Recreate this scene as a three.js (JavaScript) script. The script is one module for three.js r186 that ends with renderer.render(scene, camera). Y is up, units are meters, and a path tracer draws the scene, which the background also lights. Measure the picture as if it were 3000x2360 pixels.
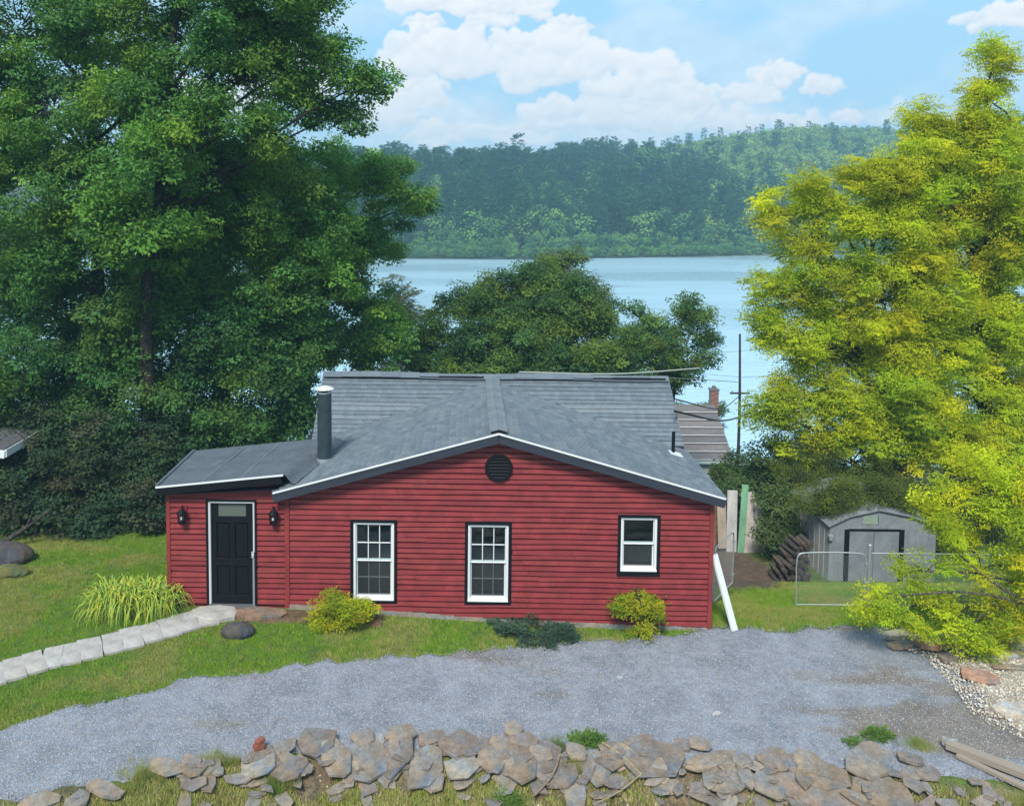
import * as THREE from 'three';
import { mergeGeometries } from 'three/addons/utils/BufferGeometryUtils.js';

// ---------------------------------------------------------------- camera, sky, sun, exposure
const scene = new THREE.Scene();
const rad = Math.PI / 180;
const camera = new THREE.PerspectiveCamera(49.53, 1024 / 805, 0.1, 3000);
camera.rotation.order = 'YXZ';
camera.position.set(0, 8.6, 17.8);
camera.rotation.set(-4 * rad, 0, 0.4 * rad);
camera.setViewOffset(1024, 805, 59.2, 150.5, 1024, 805);
const renderer = new THREE.WebGLRenderer({ antialias: true });
renderer.toneMapping = THREE.LinearToneMapping;
renderer.toneMappingExposure = 1.72;
renderer.shadowMap.enabled = true;

let seed = 7;
const rnd = () => { seed = (seed + 0x6D2B79F5) | 0; let t = Math.imul(seed ^ (seed >>> 15), 1 | seed); t = (t + Math.imul(t ^ (t >>> 7), 61 | t)) ^ t; return ((t ^ (t >>> 14)) >>> 0) / 4294967296; };
const rr = (a, b) => a + (b - a) * rnd();
const reseed = (s) => { seed = s; };
const clamp = (x, a, b) => Math.min(b, Math.max(a, x));
const ss = (a, b, x) => { const t = clamp((x - a) / (b - a), 0, 1); return t * t * (3 - 2 * t); };
const mix = (a, b, t) => a + (b - a) * t;
function pl(pts, x) {
  if (x <= pts[0][0]) return pts[0][1];
  for (let i = 1; i < pts.length; i++) if (x <= pts[i][0]) return mix(pts[i - 1][1], pts[i][1], (x - pts[i - 1][0]) / (pts[i][0] - pts[i - 1][0]));
  return pts[pts.length - 1][1];
}
const HT = new Float32Array(65536); { const s = seed; reseed(99); for (let i = 0; i < 65536; i++) HT[i] = rnd(); reseed(s); }
const hash = (ix, iy) => HT[((ix & 255) + ((iy & 255) << 8) + ((ix >> 8) * 37)) & 65535];
function vn(x, y) {
  const ix = Math.floor(x), iy = Math.floor(y), fx = x - ix, fy = y - iy, u = fx * fx * (3 - 2 * fx), v = fy * fy * (3 - 2 * fy);
  const a = hash(ix, iy), b = hash(ix + 1, iy), c = hash(ix, iy + 1), d = hash(ix + 1, iy + 1);
  return a + (b - a) * u + (c - a) * v + (a - b - c + d) * u * v;
}
function fbm(x, y, o = 4) { let s = 0, a = 0.5, n = 0; for (let i = 0; i < o; i++) { s += a * vn(x, y); n += a; x = x * 2.03 + 17.1; y = y * 2.03 + 5.7; a *= 0.5; } return s / n; }
const tile = (u, v, p, s) => { // tileable noise with p cells per unit
  const x = u * p, y = v * p, ix = Math.floor(x), iy = Math.floor(y), fx = x - ix, fy = y - iy, a = fx * fx * (3 - 2 * fx), b = fy * fy * (3 - 2 * fy);
  const h = (i, j) => HT[(((i % p) + p) % p * 193 + ((j % p) + p) % p * 7919 + s * 331) & 65535];
  return mix(mix(h(ix, iy), h(ix + 1, iy), a), mix(h(ix, iy + 1), h(ix + 1, iy + 1), a), b);
};

const TREES={"mapleA":{"t":[-10.38,-0.85,-8.0],"l":[[-12.68,13.24,-8.0,1.95,1.81],[-10.07,13.53,-8.0,2.09,1.53],[-11.55,10.88,-7.5,1.91,1.5],[-9.24,11.17,-7.5,1.64,1.37],[-12.18,8.58,-7.0,1.61,1.34],[-10.48,8.59,-7.4,1.5,1.23],[-11.26,15.4,-8.0,2.51,1.26],[-11.79,6.69,-7.2,1.35,1.08],[-12.89,9.52,-7.4,1.23,1.09],[-13.29,11.33,-8.0,1.12,1.26]]},"mapleB":{"t":[-8.89,-0.74,-7.0],"l":[[-7.17,13.35,-7.0,1.88,1.34],[-7.46,11.26,-7.0,1.74,1.21],[-5.58,13.62,-7.0,1.47,1.21],[-5.98,11.86,-7.5,1.64,1.16],[-4.63,12.94,-7.5,1.16,0.96],[-4.42,11.17,-7.8,1.18,0.76],[-3.68,13.8,-7.5,0.62,0.44],[-3.51,12.58,-7.7,0.55,0.3],[-3.19,11.8,-7.9,0.76,0.28],[-2.38,11.88,-8.0,0.7,0.2],[-3.62,10.71,-8.0,0.98,0.42],[-6.28,10.18,-6.5,1.44,0.79],[-7.01,15.16,-7.0,2.41,1.07],[-4.65,14.66,-7.0,1.21,0.8],[-8.01,9.49,-5.8,1.28,1.02],[-8.86,7.72,-5.6,1.01,1.01],[-7.92,7.33,-5.8,1.02,0.89],[-8.46,9.88,-6.0,0.9,0.77]]},"mapleC":{"t":[-7.68,-1.07,-10.0],"l":[[-8.71,8.61,-10.0,2.1,1.65],[-6.6,9.08,-10.0,2.1,1.5],[-5.26,8.04,-10.0,1.95,1.65],[-7.23,6.52,-10.0,2.1,1.65],[-4.82,5.78,-10.0,1.8,1.35],[-5.82,4.99,-9.0,1.59,1.16],[-8.14,6.29,-9.0,1.3,1.16]]},"mapleD":{"t":[-5.37,-1.73,-13.0],"l":[[-4.33,9.31,-13.0,1.83,0.8],[-2.67,8.91,-13.0,1.5,0.8],[-1.67,8.01,-13.0,1.08,0.63],[-3.67,7.49,-13.0,1.83,0.92],[-2.96,6.04,-12.5,0.98,0.69],[-4.51,4.64,-13.0,1.83,1.42],[-3.0,3.8,-13.0,1.33,1.08],[-2.59,6.58,-13.0,0.75,0.42],[-5.34,6.65,-13.0,1.5,1.17],[-3.23,2.81,-12.0,1.45,0.81],[-4.07,3.23,-11.0,1.09,0.62],[-5.18,3.78,-12.0,1.13,0.97]]},"ashE":{"t":[-13.22,-0.96,-9.0],"l":[[-13.39,5.82,-9.0,1.74,1.59],[-12.67,3.66,-8.0,1.67,1.39],[-11.58,5.16,-8.5,1.28,1.28],[-13.03,1.92,-7.5,1.37,1.23],[-11.41,3.24,-8.0,1.12,1.12],[-10.79,1.72,-7.8,1.38,0.97],[-12.09,0.66,-7.5,1.37,0.82]]},"ashF":{"t":[-8.06,-0.91,-8.5],"l":[[-9.43,5.47,-8.5,1.42,1.42],[-7.73,4.32,-8.5,1.71,1.56],[-8.84,2.99,-7.9,1.39,1.39],[-6.31,2.88,-8.5,1.85,1.28],[-5.05,3.58,-9.5,1.62,1.18],[-5.74,1.72,-8.5,1.56,0.85],[-7.51,1.52,-8.1,1.54,0.98],[-4.76,1.77,-9.5,0.89,0.66],[-10.02,3.8,-8.1,0.98,1.12],[-9.07,1.62,-7.7,1.1,0.83],[-7.82,0.7,-7.7,1.1,0.62],[-10.2,5.25,-7.9,1.11,0.97],[-6.28,0.89,-8.3,1.27,0.56]]},"birchH":{"t":[3.2,-2.91,-16.0],"l":[[0.76,3.37,-16.0,1.83,1.46],[2.77,4.12,-16.0,2.01,1.28],[1.82,2.63,-15.0,2.3,1.33],[4.43,3.95,-16.0,1.46,1.37],[4.91,2.94,-15.4,1.79,1.44],[2.58,4.95,-16.0,1.1,0.62],[1.67,4.3,-16.0,1.28,0.73],[3.5,5.05,-16.0,0.91,0.62],[5.16,4.32,-16.0,0.91,0.73],[-0.34,2.43,-15.5,1.12,1.12],[6.49,2.38,-16.0,1.46,1.1],[0.92,1.82,-14.5,1.92,0.79],[4.27,1.84,-14.5,2.62,0.96],[-0.69,1.7,-15.0,1.24,0.62]]},"birchP":{"t":[4.8,-4.16,-19.0],"l":[[4.6,5.3,-19.0,0.99,0.52],[4.09,5.64,-19.0,0.52,0.28],[4.99,5.79,-19.0,0.4,0.24],[4.31,4.34,-19.0,1.19,0.8],[5.41,4.35,-19.0,0.9,0.8]]},"sumacI":{"t":[9.2,-4.42,-18.0],"l":[[8.02,3.11,-18.0,0.87,0.87],[9.18,3.41,-18.0,0.97,0.87],[9.8,2.13,-18.0,1.01,1.01],[8.64,1.73,-18.0,1.06,1.06],[9.99,3.81,-18.0,0.58,0.54],[10.56,2.83,-18.0,0.54,0.5],[9.15,0.94,-18.0,0.87,0.87],[7.42,3.69,-18.0,0.58,0.48]]},"willowJ":{"t":[-2.57,-5.03,-22.0],"l":[[-2.37,3.51,-22.0,0.97,1.08],[-1.93,1.87,-22.0,1.18,1.29],[-3.01,0.87,-22.0,1.4,1.08],[-3.45,2.62,-22.0,1.08,1.18]]},"locustR":{"t":[13.38,-2.24,-8.6],"l":[[10.51,8.81,-8.6,0.88,0.43],[9.9,8.03,-8.6,0.51,0.51],[10.57,7.25,-8.6,0.91,0.49],[11.69,7.83,-8.6,1.07,0.6],[12.66,8.62,-8.6,1.21,0.78],[13.15,7.12,-8.6,1.64,1.07],[11.19,5.89,-8.6,1.36,0.88],[10.35,5.3,-8.6,0.78,0.51],[12.79,5.32,-8.6,1.78,1.21],[10.24,4.14,-8.6,1.07,0.6],[11.84,3.94,-8.6,1.64,1.03],[13.58,3.66,-8.6,1.64,1.21],[11.02,2.54,-8.6,1.5,0.74],[9.96,1.87,-8.6,0.64,0.46],[12.48,2.26,-8.6,1.5,0.78],[14.08,1.98,-8.6,1.43,0.93],[10.64,0.99,-8.6,0.57,0.6],[11.45,0.63,-8.6,0.57,0.6],[12.67,1.23,-8.6,1.28,0.57],[13.7,0.79,-8.6,1.14,0.49],[9.9,5.73,-8.6,0.57,0.34],[9.5,5.01,-8.6,0.37,0.23]]},"locustS":{"t":[16.6,-2.32,-9.0],"l":[[12.76,9.14,-8.0,0.84,0.5],[13.3,9.59,-8.0,0.7,0.42],[14.13,10.06,-8.5,0.71,0.45],[15.15,10.35,-9.0,0.7,0.46],[15.78,10.64,-9.0,0.61,0.38],[13.49,8.48,-8.0,0.98,0.7],[14.1,5.69,-8.0,1.12,1.05],[14.31,4.13,-8.0,1.12,0.98],[14.19,10.92,-9.0,0.38,0.23],[17.13,9.65,-9.0,0.87,0.87],[17.31,7.64,-9.0,0.72,0.72],[17.53,4.72,-9.0,0.87,1.01],[15.63,10.79,-9.0,0.43,0.32],[14.2,1.99,-8.0,0.98,0.7],[17.51,2.35,-9.0,0.87,0.87],[14.99,9.28,-9.0,0.87,0.52],[16.26,9.72,-9.0,1.09,0.75],[16.85,10.87,-9.0,0.7,0.58],[15.04,8.13,-9.0,1.38,0.94],[16.61,8.43,-9.0,1.38,1.09],[14.44,10.21,-9.0,0.49,0.35],[16.32,11.43,-9.0,0.58,0.41],[16.57,12.14,-9.0,0.46,0.32],[16.42,12.95,-9.0,0.38,0.22],[15.99,10.93,-9.0,0.49,0.29],[15.84,6.53,-9.0,1.67,1.23],[17.31,6.25,-9.0,1.16,1.23],[16.08,4.49,-9.0,1.67,1.23],[17.3,3.61,-9.0,1.3,1.23],[15.44,2.7,-9.0,1.38,1.09],[16.8,1.82,-9.0,1.38,1.09],[14.77,1.21,-8.2,1.26,0.63],[16.21,0.86,-8.2,1.34,0.63],[17.73,1.0,-9.0,0.87,0.87]]},"locustQ":{"t":[12.51,-0.52,1.2],"l":[[11.01,3.38,1.2,0.54,0.36],[10.01,3.24,1.2,0.54,0.27],[8.99,0.3,1.2,0.36,0.16],[8.38,0.53,1.2,0.31,0.13],[10.59,-0.12,1.2,0.36,0.2],[9.49,2.44,1.2,0.36,0.23],[10.38,3.14,1.2,0.76,0.38],[9.76,2.67,1.2,0.67,0.38],[10.69,2.4,1.2,0.67,0.47],[9.47,2.01,1.2,0.49,0.31],[10.27,1.64,1.2,0.76,0.38],[10.93,1.36,1.2,0.54,0.47],[9.27,1.25,1.2,0.38,0.22],[9.94,0.78,1.2,0.76,0.31],[10.69,0.5,1.2,0.67,0.38],[8.69,0.73,1.2,0.47,0.2],[9.68,0.3,1.2,0.32,0.25],[10.21,-0.03,1.2,0.25,0.22],[11.09,0.03,1.2,0.36,0.34],[11.23,2.68,1.2,0.72,0.81],[11.48,1.36,1.2,0.72,0.72]]}};
const SHRUBS=[["u",-11.46,0.47,-5.2,1.12,1.06],["u",-10.01,-0.12,-4.9,1.04,0.59],["u",-9.08,-0.12,-5.6,0.95,0.78],["u",-8.03,0.43,-5.2,0.62,0.93],["u",-10.13,1.12,-6.5,1.44,1.05],["u",-8.63,1.24,-6.8,1.06,1.06],["u",-11.83,1.37,-7.0,1.27,1.01],["v",10.08,-1.09,-12.0,1.0,0.55],["v",9.7,-0.81,-9.5,0.66,0.38],["v",8.78,-0.57,-9.0,0.49,0.29],["v",9.45,-0.71,-7.0,0.4,0.83],["v",10.24,0.05,-9.0,0.8,0.8],["v",14.55,-4.01,-33.0,1.65,0.44],["w",10.57,0.37,-8.0,0.77,0.73],["w",12.27,0.27,-8.6,1.36,1.0],["w",13.47,-0.06,-8.5,0.85,0.68],["w",10.24,0.32,-5.7,0.76,0.41],["w",11.38,0.5,-5.8,0.84,0.38],["w",12.32,0.33,-5.7,0.64,0.36],["w",14.16,-0.33,-8.0,0.84,0.73],["w",14.79,-1.64,-8.0,0.84,1.12],["w",16.64,-0.81,-9.0,1.16,1.3]];
const STONES=[[-2.92,4.95,0.53,0.31,0],[-2.66,4.51,0.49,0.2,1],[-2.11,4.38,0.61,0.41,2],[-1.76,4.73,0.48,0.51,3],[-1.29,4.67,0.62,0.57,1],[-1.37,4.22,0.35,0.18,4],[-1.16,4.18,0.27,0.18,0],[-0.8,4.07,0.48,0.3,3],[-0.82,4.6,0.49,0.71,2],[-0.4,4.71,0.59,0.57,1],[-0.3,4.12,0.5,0.24,4],[0.19,4.21,0.65,0.41,4],[0.17,3.97,0.36,0.18,2],[0.54,4.08,0.3,0.27,4],[0.84,4.16,0.35,0.24,3],[1.07,3.78,0.27,0.2,3],[1.19,4.07,0.47,0.27,4],[1.09,4.58,0.49,0.57,5],[0.22,4.73,0.57,0.31,0],[0.7,4.5,0.43,0.34,3],[1.56,4.34,0.47,0.47,2],[2.03,4.27,0.29,0.26,3],[2.36,4.51,0.49,0.43,1],[2.63,4.17,0.41,0.29,4],[1.73,4.7,0.57,0.28,2],[-2.43,4.93,0.61,0.31,2],[-0.22,4.93,0.33,0.22,1],[-5.87,5.81,0.58,0.23,3],[-5.33,5.75,0.29,0.23,1],[-5.0,5.58,0.55,0.17,3],[-4.28,5.08,0.5,0.22,3],[-3.69,5.05,0.41,0.21,1],[3.09,4.05,0.56,0.24,4],[3.26,4.37,1.02,0.49,2],[3.83,3.93,0.27,0.18,4],[4.11,3.96,0.33,0.21,3],[4.27,4.26,0.91,0.18,3],[4.09,4.45,0.72,0.12,3],[4.37,4.71,0.88,0.25,1],[4.65,4.41,0.29,0.17,1],[5.16,4.34,0.58,0.32,4],[4.99,4.5,0.27,0.16,0],[5.72,4.36,0.46,0.26,3],[5.64,4.56,0.34,0.11,3],[5.83,4.68,0.74,0.37,5],[6.67,4.42,0.75,0.38,1],[7.39,4.32,0.38,0.17,2],[7.29,4.55,0.54,0.17,1],[5.61,4.94,1.17,0.42,4],[4.92,4.85,0.42,0.34,1],[6.62,4.91,0.78,0.33,5],[5.74,4.24,0.35,0.09,3],[7.51,4.6,0.37,0.17,2]];
const CLOUDS=[[0.8,12.11,5.88,1.05],[5.05,11.67,1.85,0.93],[-1.93,10.65,1.7,0.5],[-2.84,8.59,1.86,1.7],[-1.01,9.06,2.48,1.7],[1.13,8.78,2.79,1.7],[3.72,9.36,1.55,1.17],[5.7,8.62,2.93,1.85],[8.11,8.45,2.3,1.53],[10.51,7.38,2.89,1.77],[12.87,6.9,2.42,1.66],[14.62,6.29,1.65,1.26],[19.9,6.99,1.46,0.99],[20.96,7.23,0.87,0.64],[22.57,6.33,1.49,0.69],[18.29,6.05,2.21,0.65],[-1.9,4.72,5.88,2.17],[4.24,4.15,5.56,1.11],[10.28,3.98,5.79,1.22],[17.49,4.64,4.43,1.48],[21.59,4.21,2.02,0.86],[23.93,4.63,1.27,0.57],[25.69,4.71,1.67,0.61],[-4.96,4.99,2.78,1.85],[31.8,9.79,2.24,0.84],[28.61,4.48,1.9,0.49],[-10.96,7.52,3.65,2.43],[-16.76,5.0,4.45,1.78],[-1.91,6.23,2.17,1.18],[-4.05,5.15,2.16,1.24],[-0.36,3.67,2.79,0.81],[3.94,3.69,2.78,0.74],[6.36,4.9,2.46,1.11],[10.26,5.03,3.05,1.28],[13.79,4.69,2.71,1.14],[17.78,4.49,2.06,0.88],[21.32,4.42,1.44,0.63],[23.93,4.63,1.13,0.45],[7.18,10.35,1.84,0.92],[2.33,10.82,1.86,0.68],[5.11,7.29,2.47,1.23],[15.49,5.69,1.49,0.9]];

// a sky of pale summer blue with heaps of fair-weather cumulus: air and clouds only
function makeSky() {
  const W = 4096, H = 2048, data = new Float32Array(W * H * 4), heaps = [], veils = [];
  reseed(41);
  CLOUDS.forEach((c, i) => (i < 16 || i === 24 || i > 25 ? heaps : veils).push(c));
  for (let k = 0; k < 34; k++) { // the same kind of heaps all the way round
    const az = 45 + (k + rnd()) * (270 / 34), el = rr(2, 14), n = 4 + Math.floor(rnd() * 5);
    for (let i = 0; i < n; i++) heaps.push([az + rr(-4, 4), el + rr(-1, 1.4), rr(1.2, 2.6), rr(0.9, 1.6)]);
  }
  for (let k = 0; k < 40; k++) {
    const az = rr(-180, 180), el = rr(22, 75), n = 4 + Math.floor(rnd() * 5), s = 1 / Math.cos(el * rad);
    for (let i = 0; i < n; i++) heaps.push([az + rr(-6, 6) * s, el + rr(-2.5, 2.5), rr(2.2, 5) * s, rr(2, 4)]);
  }
  const bins = Array.from({ length: 180 }, () => []), vb = Array.from({ length: 180 }, () => []);
  const file = (into, q, w) => { const a = (q[0] + 540) % 360; for (let b = Math.floor((a - w) / 2); b <= Math.floor((a + w) / 2); b++) into[((b % 180) + 180) % 180].push(q); };
  for (const [az, el, rx, ry] of heaps) { // every heap is a pile of round puffs on a flatter base
    const n = Math.round(16 + 10 * rx * ry);
    for (let i = 0; i < Math.min(n, 46); i++) {
      const a = rnd() * 6.283, f = Math.sqrt(rnd()), x = Math.cos(a) * f, y = Math.max(-0.55, Math.sin(a) * f), r = Math.min(rx, ry) * rr(0.24, 0.52) * (1.1 - 0.35 * f), q = [az + x * rx * 0.86, el + y * ry * 0.86, r * rx / Math.min(rx, ry * 1.35), r, rr(0, 0.35)];
      q[2] = Math.max(q[2], r); file(bins, q, q[2] + 0.8);
    }
  }
  for (const q of veils) file(vb, q, q[2] * 1.6);
  const gap = (a, b) => { let d = a - b; if (d > 180) d -= 360; if (d < -180) d += 360; return d; };
  const at = (az, el, out) => {
    const t = clamp(el / 60, 0, 1), k = Math.pow(t, 0.6);
    let r = mix(0.29, 0.19, k), g = mix(0.485, 0.38, k), b = mix(0.615, 0.61, k);
    const hz = Math.exp(-Math.max(el, 0) / 2.6); r = mix(r, 0.53, hz * 0.8); g = mix(g, 0.57, hz * 0.8); b = mix(b, 0.60, hz * 0.8);
    const sx = az * Math.max(0.35, Math.cos(el * rad)), f = el > 18 ? 0.45 : 1, bi = Math.floor(((az + 540) % 360) / 2) % 180;
    const wx = (fbm(sx * 0.9 * f + 11, el * 0.9 * f + 3, 5) - 0.5) / f, wy = (fbm(sx * 0.9 * f + 71, el * 0.9 * f + 33, 5) - 0.5) / f;
    // thin milky cloud
    let v = ss(0.44, 0.75, fbm(sx * 0.16 + 3, el * 0.35 + 2, 4)) * 0.35;
    for (const q of vb[bi]) { const dx = (gap(az, q[0]) + wx * 2.2) / q[2], dy = (el - q[1] + wy * 1.6) / q[3]; v = Math.max(v, ss(1.25, 0.35, Math.sqrt(dx * dx + dy * dy)) * (0.62 + 0.45 * (fbm(sx * 0.7 + 9, el * 1.3, 4) - 0.3))); }
    const vt = 0.50 + 0.24 * (fbm(sx * 1.1 + 31, el * 1.7 + 5, 4) - 0.35); v = clamp(v, 0, 0.95); r = mix(r, vt + 0.02, v); g = mix(g, vt + 0.05, v); b = mix(b, vt + 0.085, v);
    // heaps
    let sw = 0, sl = 0, alpha = 0;
    for (const q of bins[bi]) {
      const dx = (gap(az, q[0]) + wx * 1.15) / q[2], dy = (el - q[1] + wy * 1.15) / q[3], d2 = dx * dx + dy * dy; if (d2 >= 1) continue;
      const h = Math.sqrt(1 - d2), w = Math.exp((h * q[3] * f + q[4]) * 7), lit = 0.50 + 0.52 * dy - 0.16 * dx + 0.22 * h - (q[4] < 0.08 ? 0.12 : 0); sw += w; sl += lit * w; const al = ss(0.0, 0.52, h); alpha = alpha + (1 - alpha) * al * 0.8;
    }
    if (sw > 0) { const lit = clamp(sl / sw + 0.35 * (fbm(sx * 2.4 * f + 5, el * 2.4 * f + 8, 4) - 0.5) + 0.06, 0, 1), cr = mix(0.42, 0.62, lit), cg = mix(0.475, 0.62, lit), cb = mix(0.54, 0.625, lit); alpha *= 0.97; r = mix(r, cr, alpha); g = mix(g, cg, alpha); b = mix(b, cb, alpha); }
    out[0] = r; out[1] = g; out[2] = b;
  };
  const o = [0, 0, 0];
  for (let row = 0; row < H; row++) {
    const el = (row + 0.5) / H * 180 - 90;
    const step = el < 0 ? W : el < 24 ? 1 : 8;
    if (el >= 24 && row % 4) { data.copyWithin(row * W * 4, (row - 1) * W * 4, row * W * 4); continue; }
    for (let col = 0; col < W; col += step) {
      // equirect: u = atan2(z, x) / 2pi + 0.5 ; azimuth measured from -z towards +x
      const th = ((col + step / 2) / W - 0.5) * 360; let az = th + 90; if (az > 180) az -= 360;
      if (el < 0) { o[0] = 0.16; o[1] = 0.19; o[2] = 0.17; } else at(az, el, o);
      for (let k = 0; k < step && col + k < W; k++) { const i = (row * W + col + k) * 4; data[i] = o[0]; data[i + 1] = o[1]; data[i + 2] = o[2]; data[i + 3] = 1; }
    }
  }
  const t = new THREE.DataTexture(data, W, H, THREE.RGBAFormat, THREE.FloatType);
  t.mapping = THREE.EquirectangularReflectionMapping; t.magFilter = THREE.LinearFilter; t.minFilter = THREE.LinearFilter; t.needsUpdate = true;
  return t;
}
scene.background = makeSky();
scene.environment = scene.background;
const sun = new THREE.DirectionalLight(new THREE.Color(1, 0.95, 0.86), 3.0);
sun.position.set(-9, 36, 30); sun.target.position.set(0, 0, 0); sun.castShadow = true; sun.shadow.radius = 26;
Object.assign(sun.shadow.camera, { left: -40, right: 40, top: 40, bottom: -40, near: 1, far: 150 }); sun.shadow.mapSize.set(2048, 2048);
sun.name = 'sun'; scene.add(sun, sun.target); sun.target.name = 'sun_target';
scene.fog = new THREE.FogExp2(new THREE.Color(0.40, 0.74, 0.95), 0.0009);

// ---------------------------------------------------------------- helpers
const taken = {};
const numbered = (n) => { const k = taken[n] = (taken[n] ?? -1) + 1; return k ? n + '_' + String(k).padStart(3, '0') : n; };
function obj(name, geo, mat, parent) {
  const m = new THREE.Mesh(Array.isArray(geo) ? merge(geo) : geo, mat); m.castShadow = m.receiveShadow = true;
  m.name = parent ? name : numbered(name); (parent ?? scene).add(m); return m;
}
function thing(name, label, category, pos = [0, 0, 0], turn = 0, group) {
  const o = new THREE.Group(); o.name = numbered(name); o.position.set(...pos); o.rotation.y = turn; scene.add(o);
  return tag(o, label, category, group);
}
function tag(o, label, category, group) { o.userData.label = label; o.userData.category = category; if (group) o.userData.group = group; return o; }
function struct(name, geo, mat, label) { const m = obj(name, geo, mat); m.userData.kind = 'structure'; if (label) m.userData.label = label; return m; }
function part(name, parent, pos) { const g = new THREE.Group(); g.name = name; if (pos) g.position.set(...pos); parent.add(g); return g; }
function merge(list) {
  const gs = list.map((g) => { g = g.index ? g.toNonIndexed() : g; const keep = list.some((q) => q.attributes.color); for (const k of Object.keys(g.attributes)) if (!['position', 'normal', 'uv', ...(keep ? ['color'] : [])].includes(k)) g.deleteAttribute(k); if (!g.attributes.uv) g.setAttribute('uv', new THREE.BufferAttribute(new Float32Array(g.attributes.position.count * 2), 2)); if (!g.attributes.normal) g.computeVertexNormals(); return g; });
  return gs.length === 1 ? gs[0] : mergeGeometries(gs);
}
function box(w, h, d, x = 0, y = 0, z = 0, rx = 0, ry = 0, rz = 0) {
  const g = new THREE.BoxGeometry(w, h, d);
  if (rx) g.rotateX(rx); if (ry) g.rotateY(ry); if (rz) g.rotateZ(rz);
  return g.translate(x, y, z);
}
// a box with chamfered long edges
function bev(w, h, d, x = 0, y = 0, z = 0, b = 0.008) {
  const s = new THREE.Shape(); const X = w / 2, Y = h / 2;
  s.moveTo(-X + b, -Y); s.lineTo(X - b, -Y); s.lineTo(X, -Y + b); s.lineTo(X, Y - b); s.lineTo(X - b, Y); s.lineTo(-X + b, Y); s.lineTo(-X, Y - b); s.lineTo(-X, -Y + b); s.closePath();
  return new THREE.ExtrudeGeometry(s, { depth: Math.max(0.001, d - 2 * b), bevelEnabled: true, bevelThickness: b, bevelSize: b * 0.7, bevelOffset: -b * 0.7, bevelSegments: 1 }).translate(x, y, z - d / 2 + b);
}
const V = (x, y, z) => new THREE.Vector3(x, y, z);
// a bar of height h and depth d from a to b (its height stays in the vertical plane of the bar)
function bar(a, b, h, d) {
  const dir = V(...b).sub(V(...a)), L = dir.length(), g = new THREE.BoxGeometry(L, h, d);
  const x = dir.clone().normalize(); let zz = V(0, 1, 0).cross(x).negate(); if (zz.lengthSq() < 1e-6) zz = V(0, 0, 1); zz.normalize(); const yy = zz.clone().cross(x);
  g.applyMatrix4(new THREE.Matrix4().makeBasis(x, yy, zz)); const c = V(...a).add(V(...b)).multiplyScalar(0.5);
  return g.translate(c.x, c.y, c.z);
}
function tube(pts, r0, r1 = r0, rad8 = 7, seg) {
  const P = pts.map((p) => (p.isVector3 ? p : V(...p))), n = seg ?? Math.max(2, P.length * 2);
  const curve = P.length > 2 ? new THREE.CatmullRomCurve3(P) : new THREE.LineCurve3(P[0], P[1]);
  const g = new THREE.TubeGeometry(curve, P.length > 2 ? n : 1, 1, rad8, false), p = g.attributes.position, m = P.length > 2 ? n : 1, c = V(0, 0, 0);
  for (let i = 0; i <= m; i++) { curve.getPointAt(i / m, c); const r = mix(r0, r1, i / m); for (let j = 0; j <= rad8; j++) { const k = i * (rad8 + 1) + j; p.setXYZ(k, c.x + (p.getX(k) - c.x) * r, c.y + (p.getY(k) - c.y) * r, c.z + (p.getZ(k) - c.z) * r); } }
  const uv = g.attributes.uv, L = curve.getLength(); for (let i = 0; i < uv.count; i++) uv.setXY(i, uv.getX(i) * L, uv.getY(i) * 6.283 * r0);
  return g;
}
const C = (r, g, b) => new THREE.Color(r, g, b);
function texture(size, fn, srgb = true) {
  const d = new Uint8Array(size * size * 4);
  for (let j = 0; j < size; j++) for (let i = 0; i < size; i++) { const c = fn((i + 0.5) / size, (j + 0.5) / size), k = (j * size + i) * 4; for (let q = 0; q < 3; q++) d[k + q] = clamp(c[q] ?? c[0], 0, 1) * 255; d[k + 3] = 255; }
  const t = new THREE.DataTexture(d, size, size); t.wrapS = t.wrapT = THREE.RepeatWrapping; t.magFilter = THREE.LinearFilter; t.minFilter = THREE.LinearMipmapLinearFilter; t.generateMipmaps = true;
  if (srgb) t.colorSpace = THREE.SRGBColorSpace; t.needsUpdate = true; return t;
}
const rep = (t, x, y = x) => { const c = t.clone(); c.repeat.set(x, y); c.needsUpdate = true; return c; };
const mat = (color, rough = 0.8, o = {}) => new THREE.MeshStandardMaterial({ color: Array.isArray(color) ? C(...color) : color, roughness: rough, ...o });
// give a geometry uv from two of its own coordinates, in metres
function uvs(g, a = 'x', b = 'z') { const p = g.attributes.position, u = new Float32Array(p.count * 2), f = { x: 'getX', y: 'getY', z: 'getZ' }; for (let i = 0; i < p.count; i++) { u[i * 2] = p[f[a]](i); u[i * 2 + 1] = p[f[b]](i); } g.setAttribute('uv', new THREE.BufferAttribute(u, 2)); return g; }

// tileable grain: mean near white so that a material's colour sets the tone
const tGravel = texture(1024, (u, v) => {
  const a = tile(u, v, 256, 1), b = tile(u, v, 128, 2), c = tile(u, v, 24, 3), d = tile(u, v, 6, 4), e = tile(u, v, 410, 5);
  const s = 0.76 + (a - 0.5) * 0.15 + (b - 0.5) * 0.14 + (e - 0.5) * 0.12 + (c - 0.5) * 0.10 + (d - 0.5) * 0.10, w = (tile(u, v, 64, 6) - 0.5) * 0.07;
  return [s + w, s, s - w];
});
const tGravelB = texture(512, (u, v) => [tile(u, v, 170, 1) * 0.6 + tile(u, v, 90, 2) * 0.4], false);
const tPaint = texture(512, (u, v) => { const s = 0.88 + (tile(u, v, 8, 11) - 0.5) * 0.14 + (tile(u, v, 40, 12) - 0.5) * 0.08 + (tile(u, v, 200, 13) - 0.5) * 0.06; return [s, s, s]; });
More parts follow.
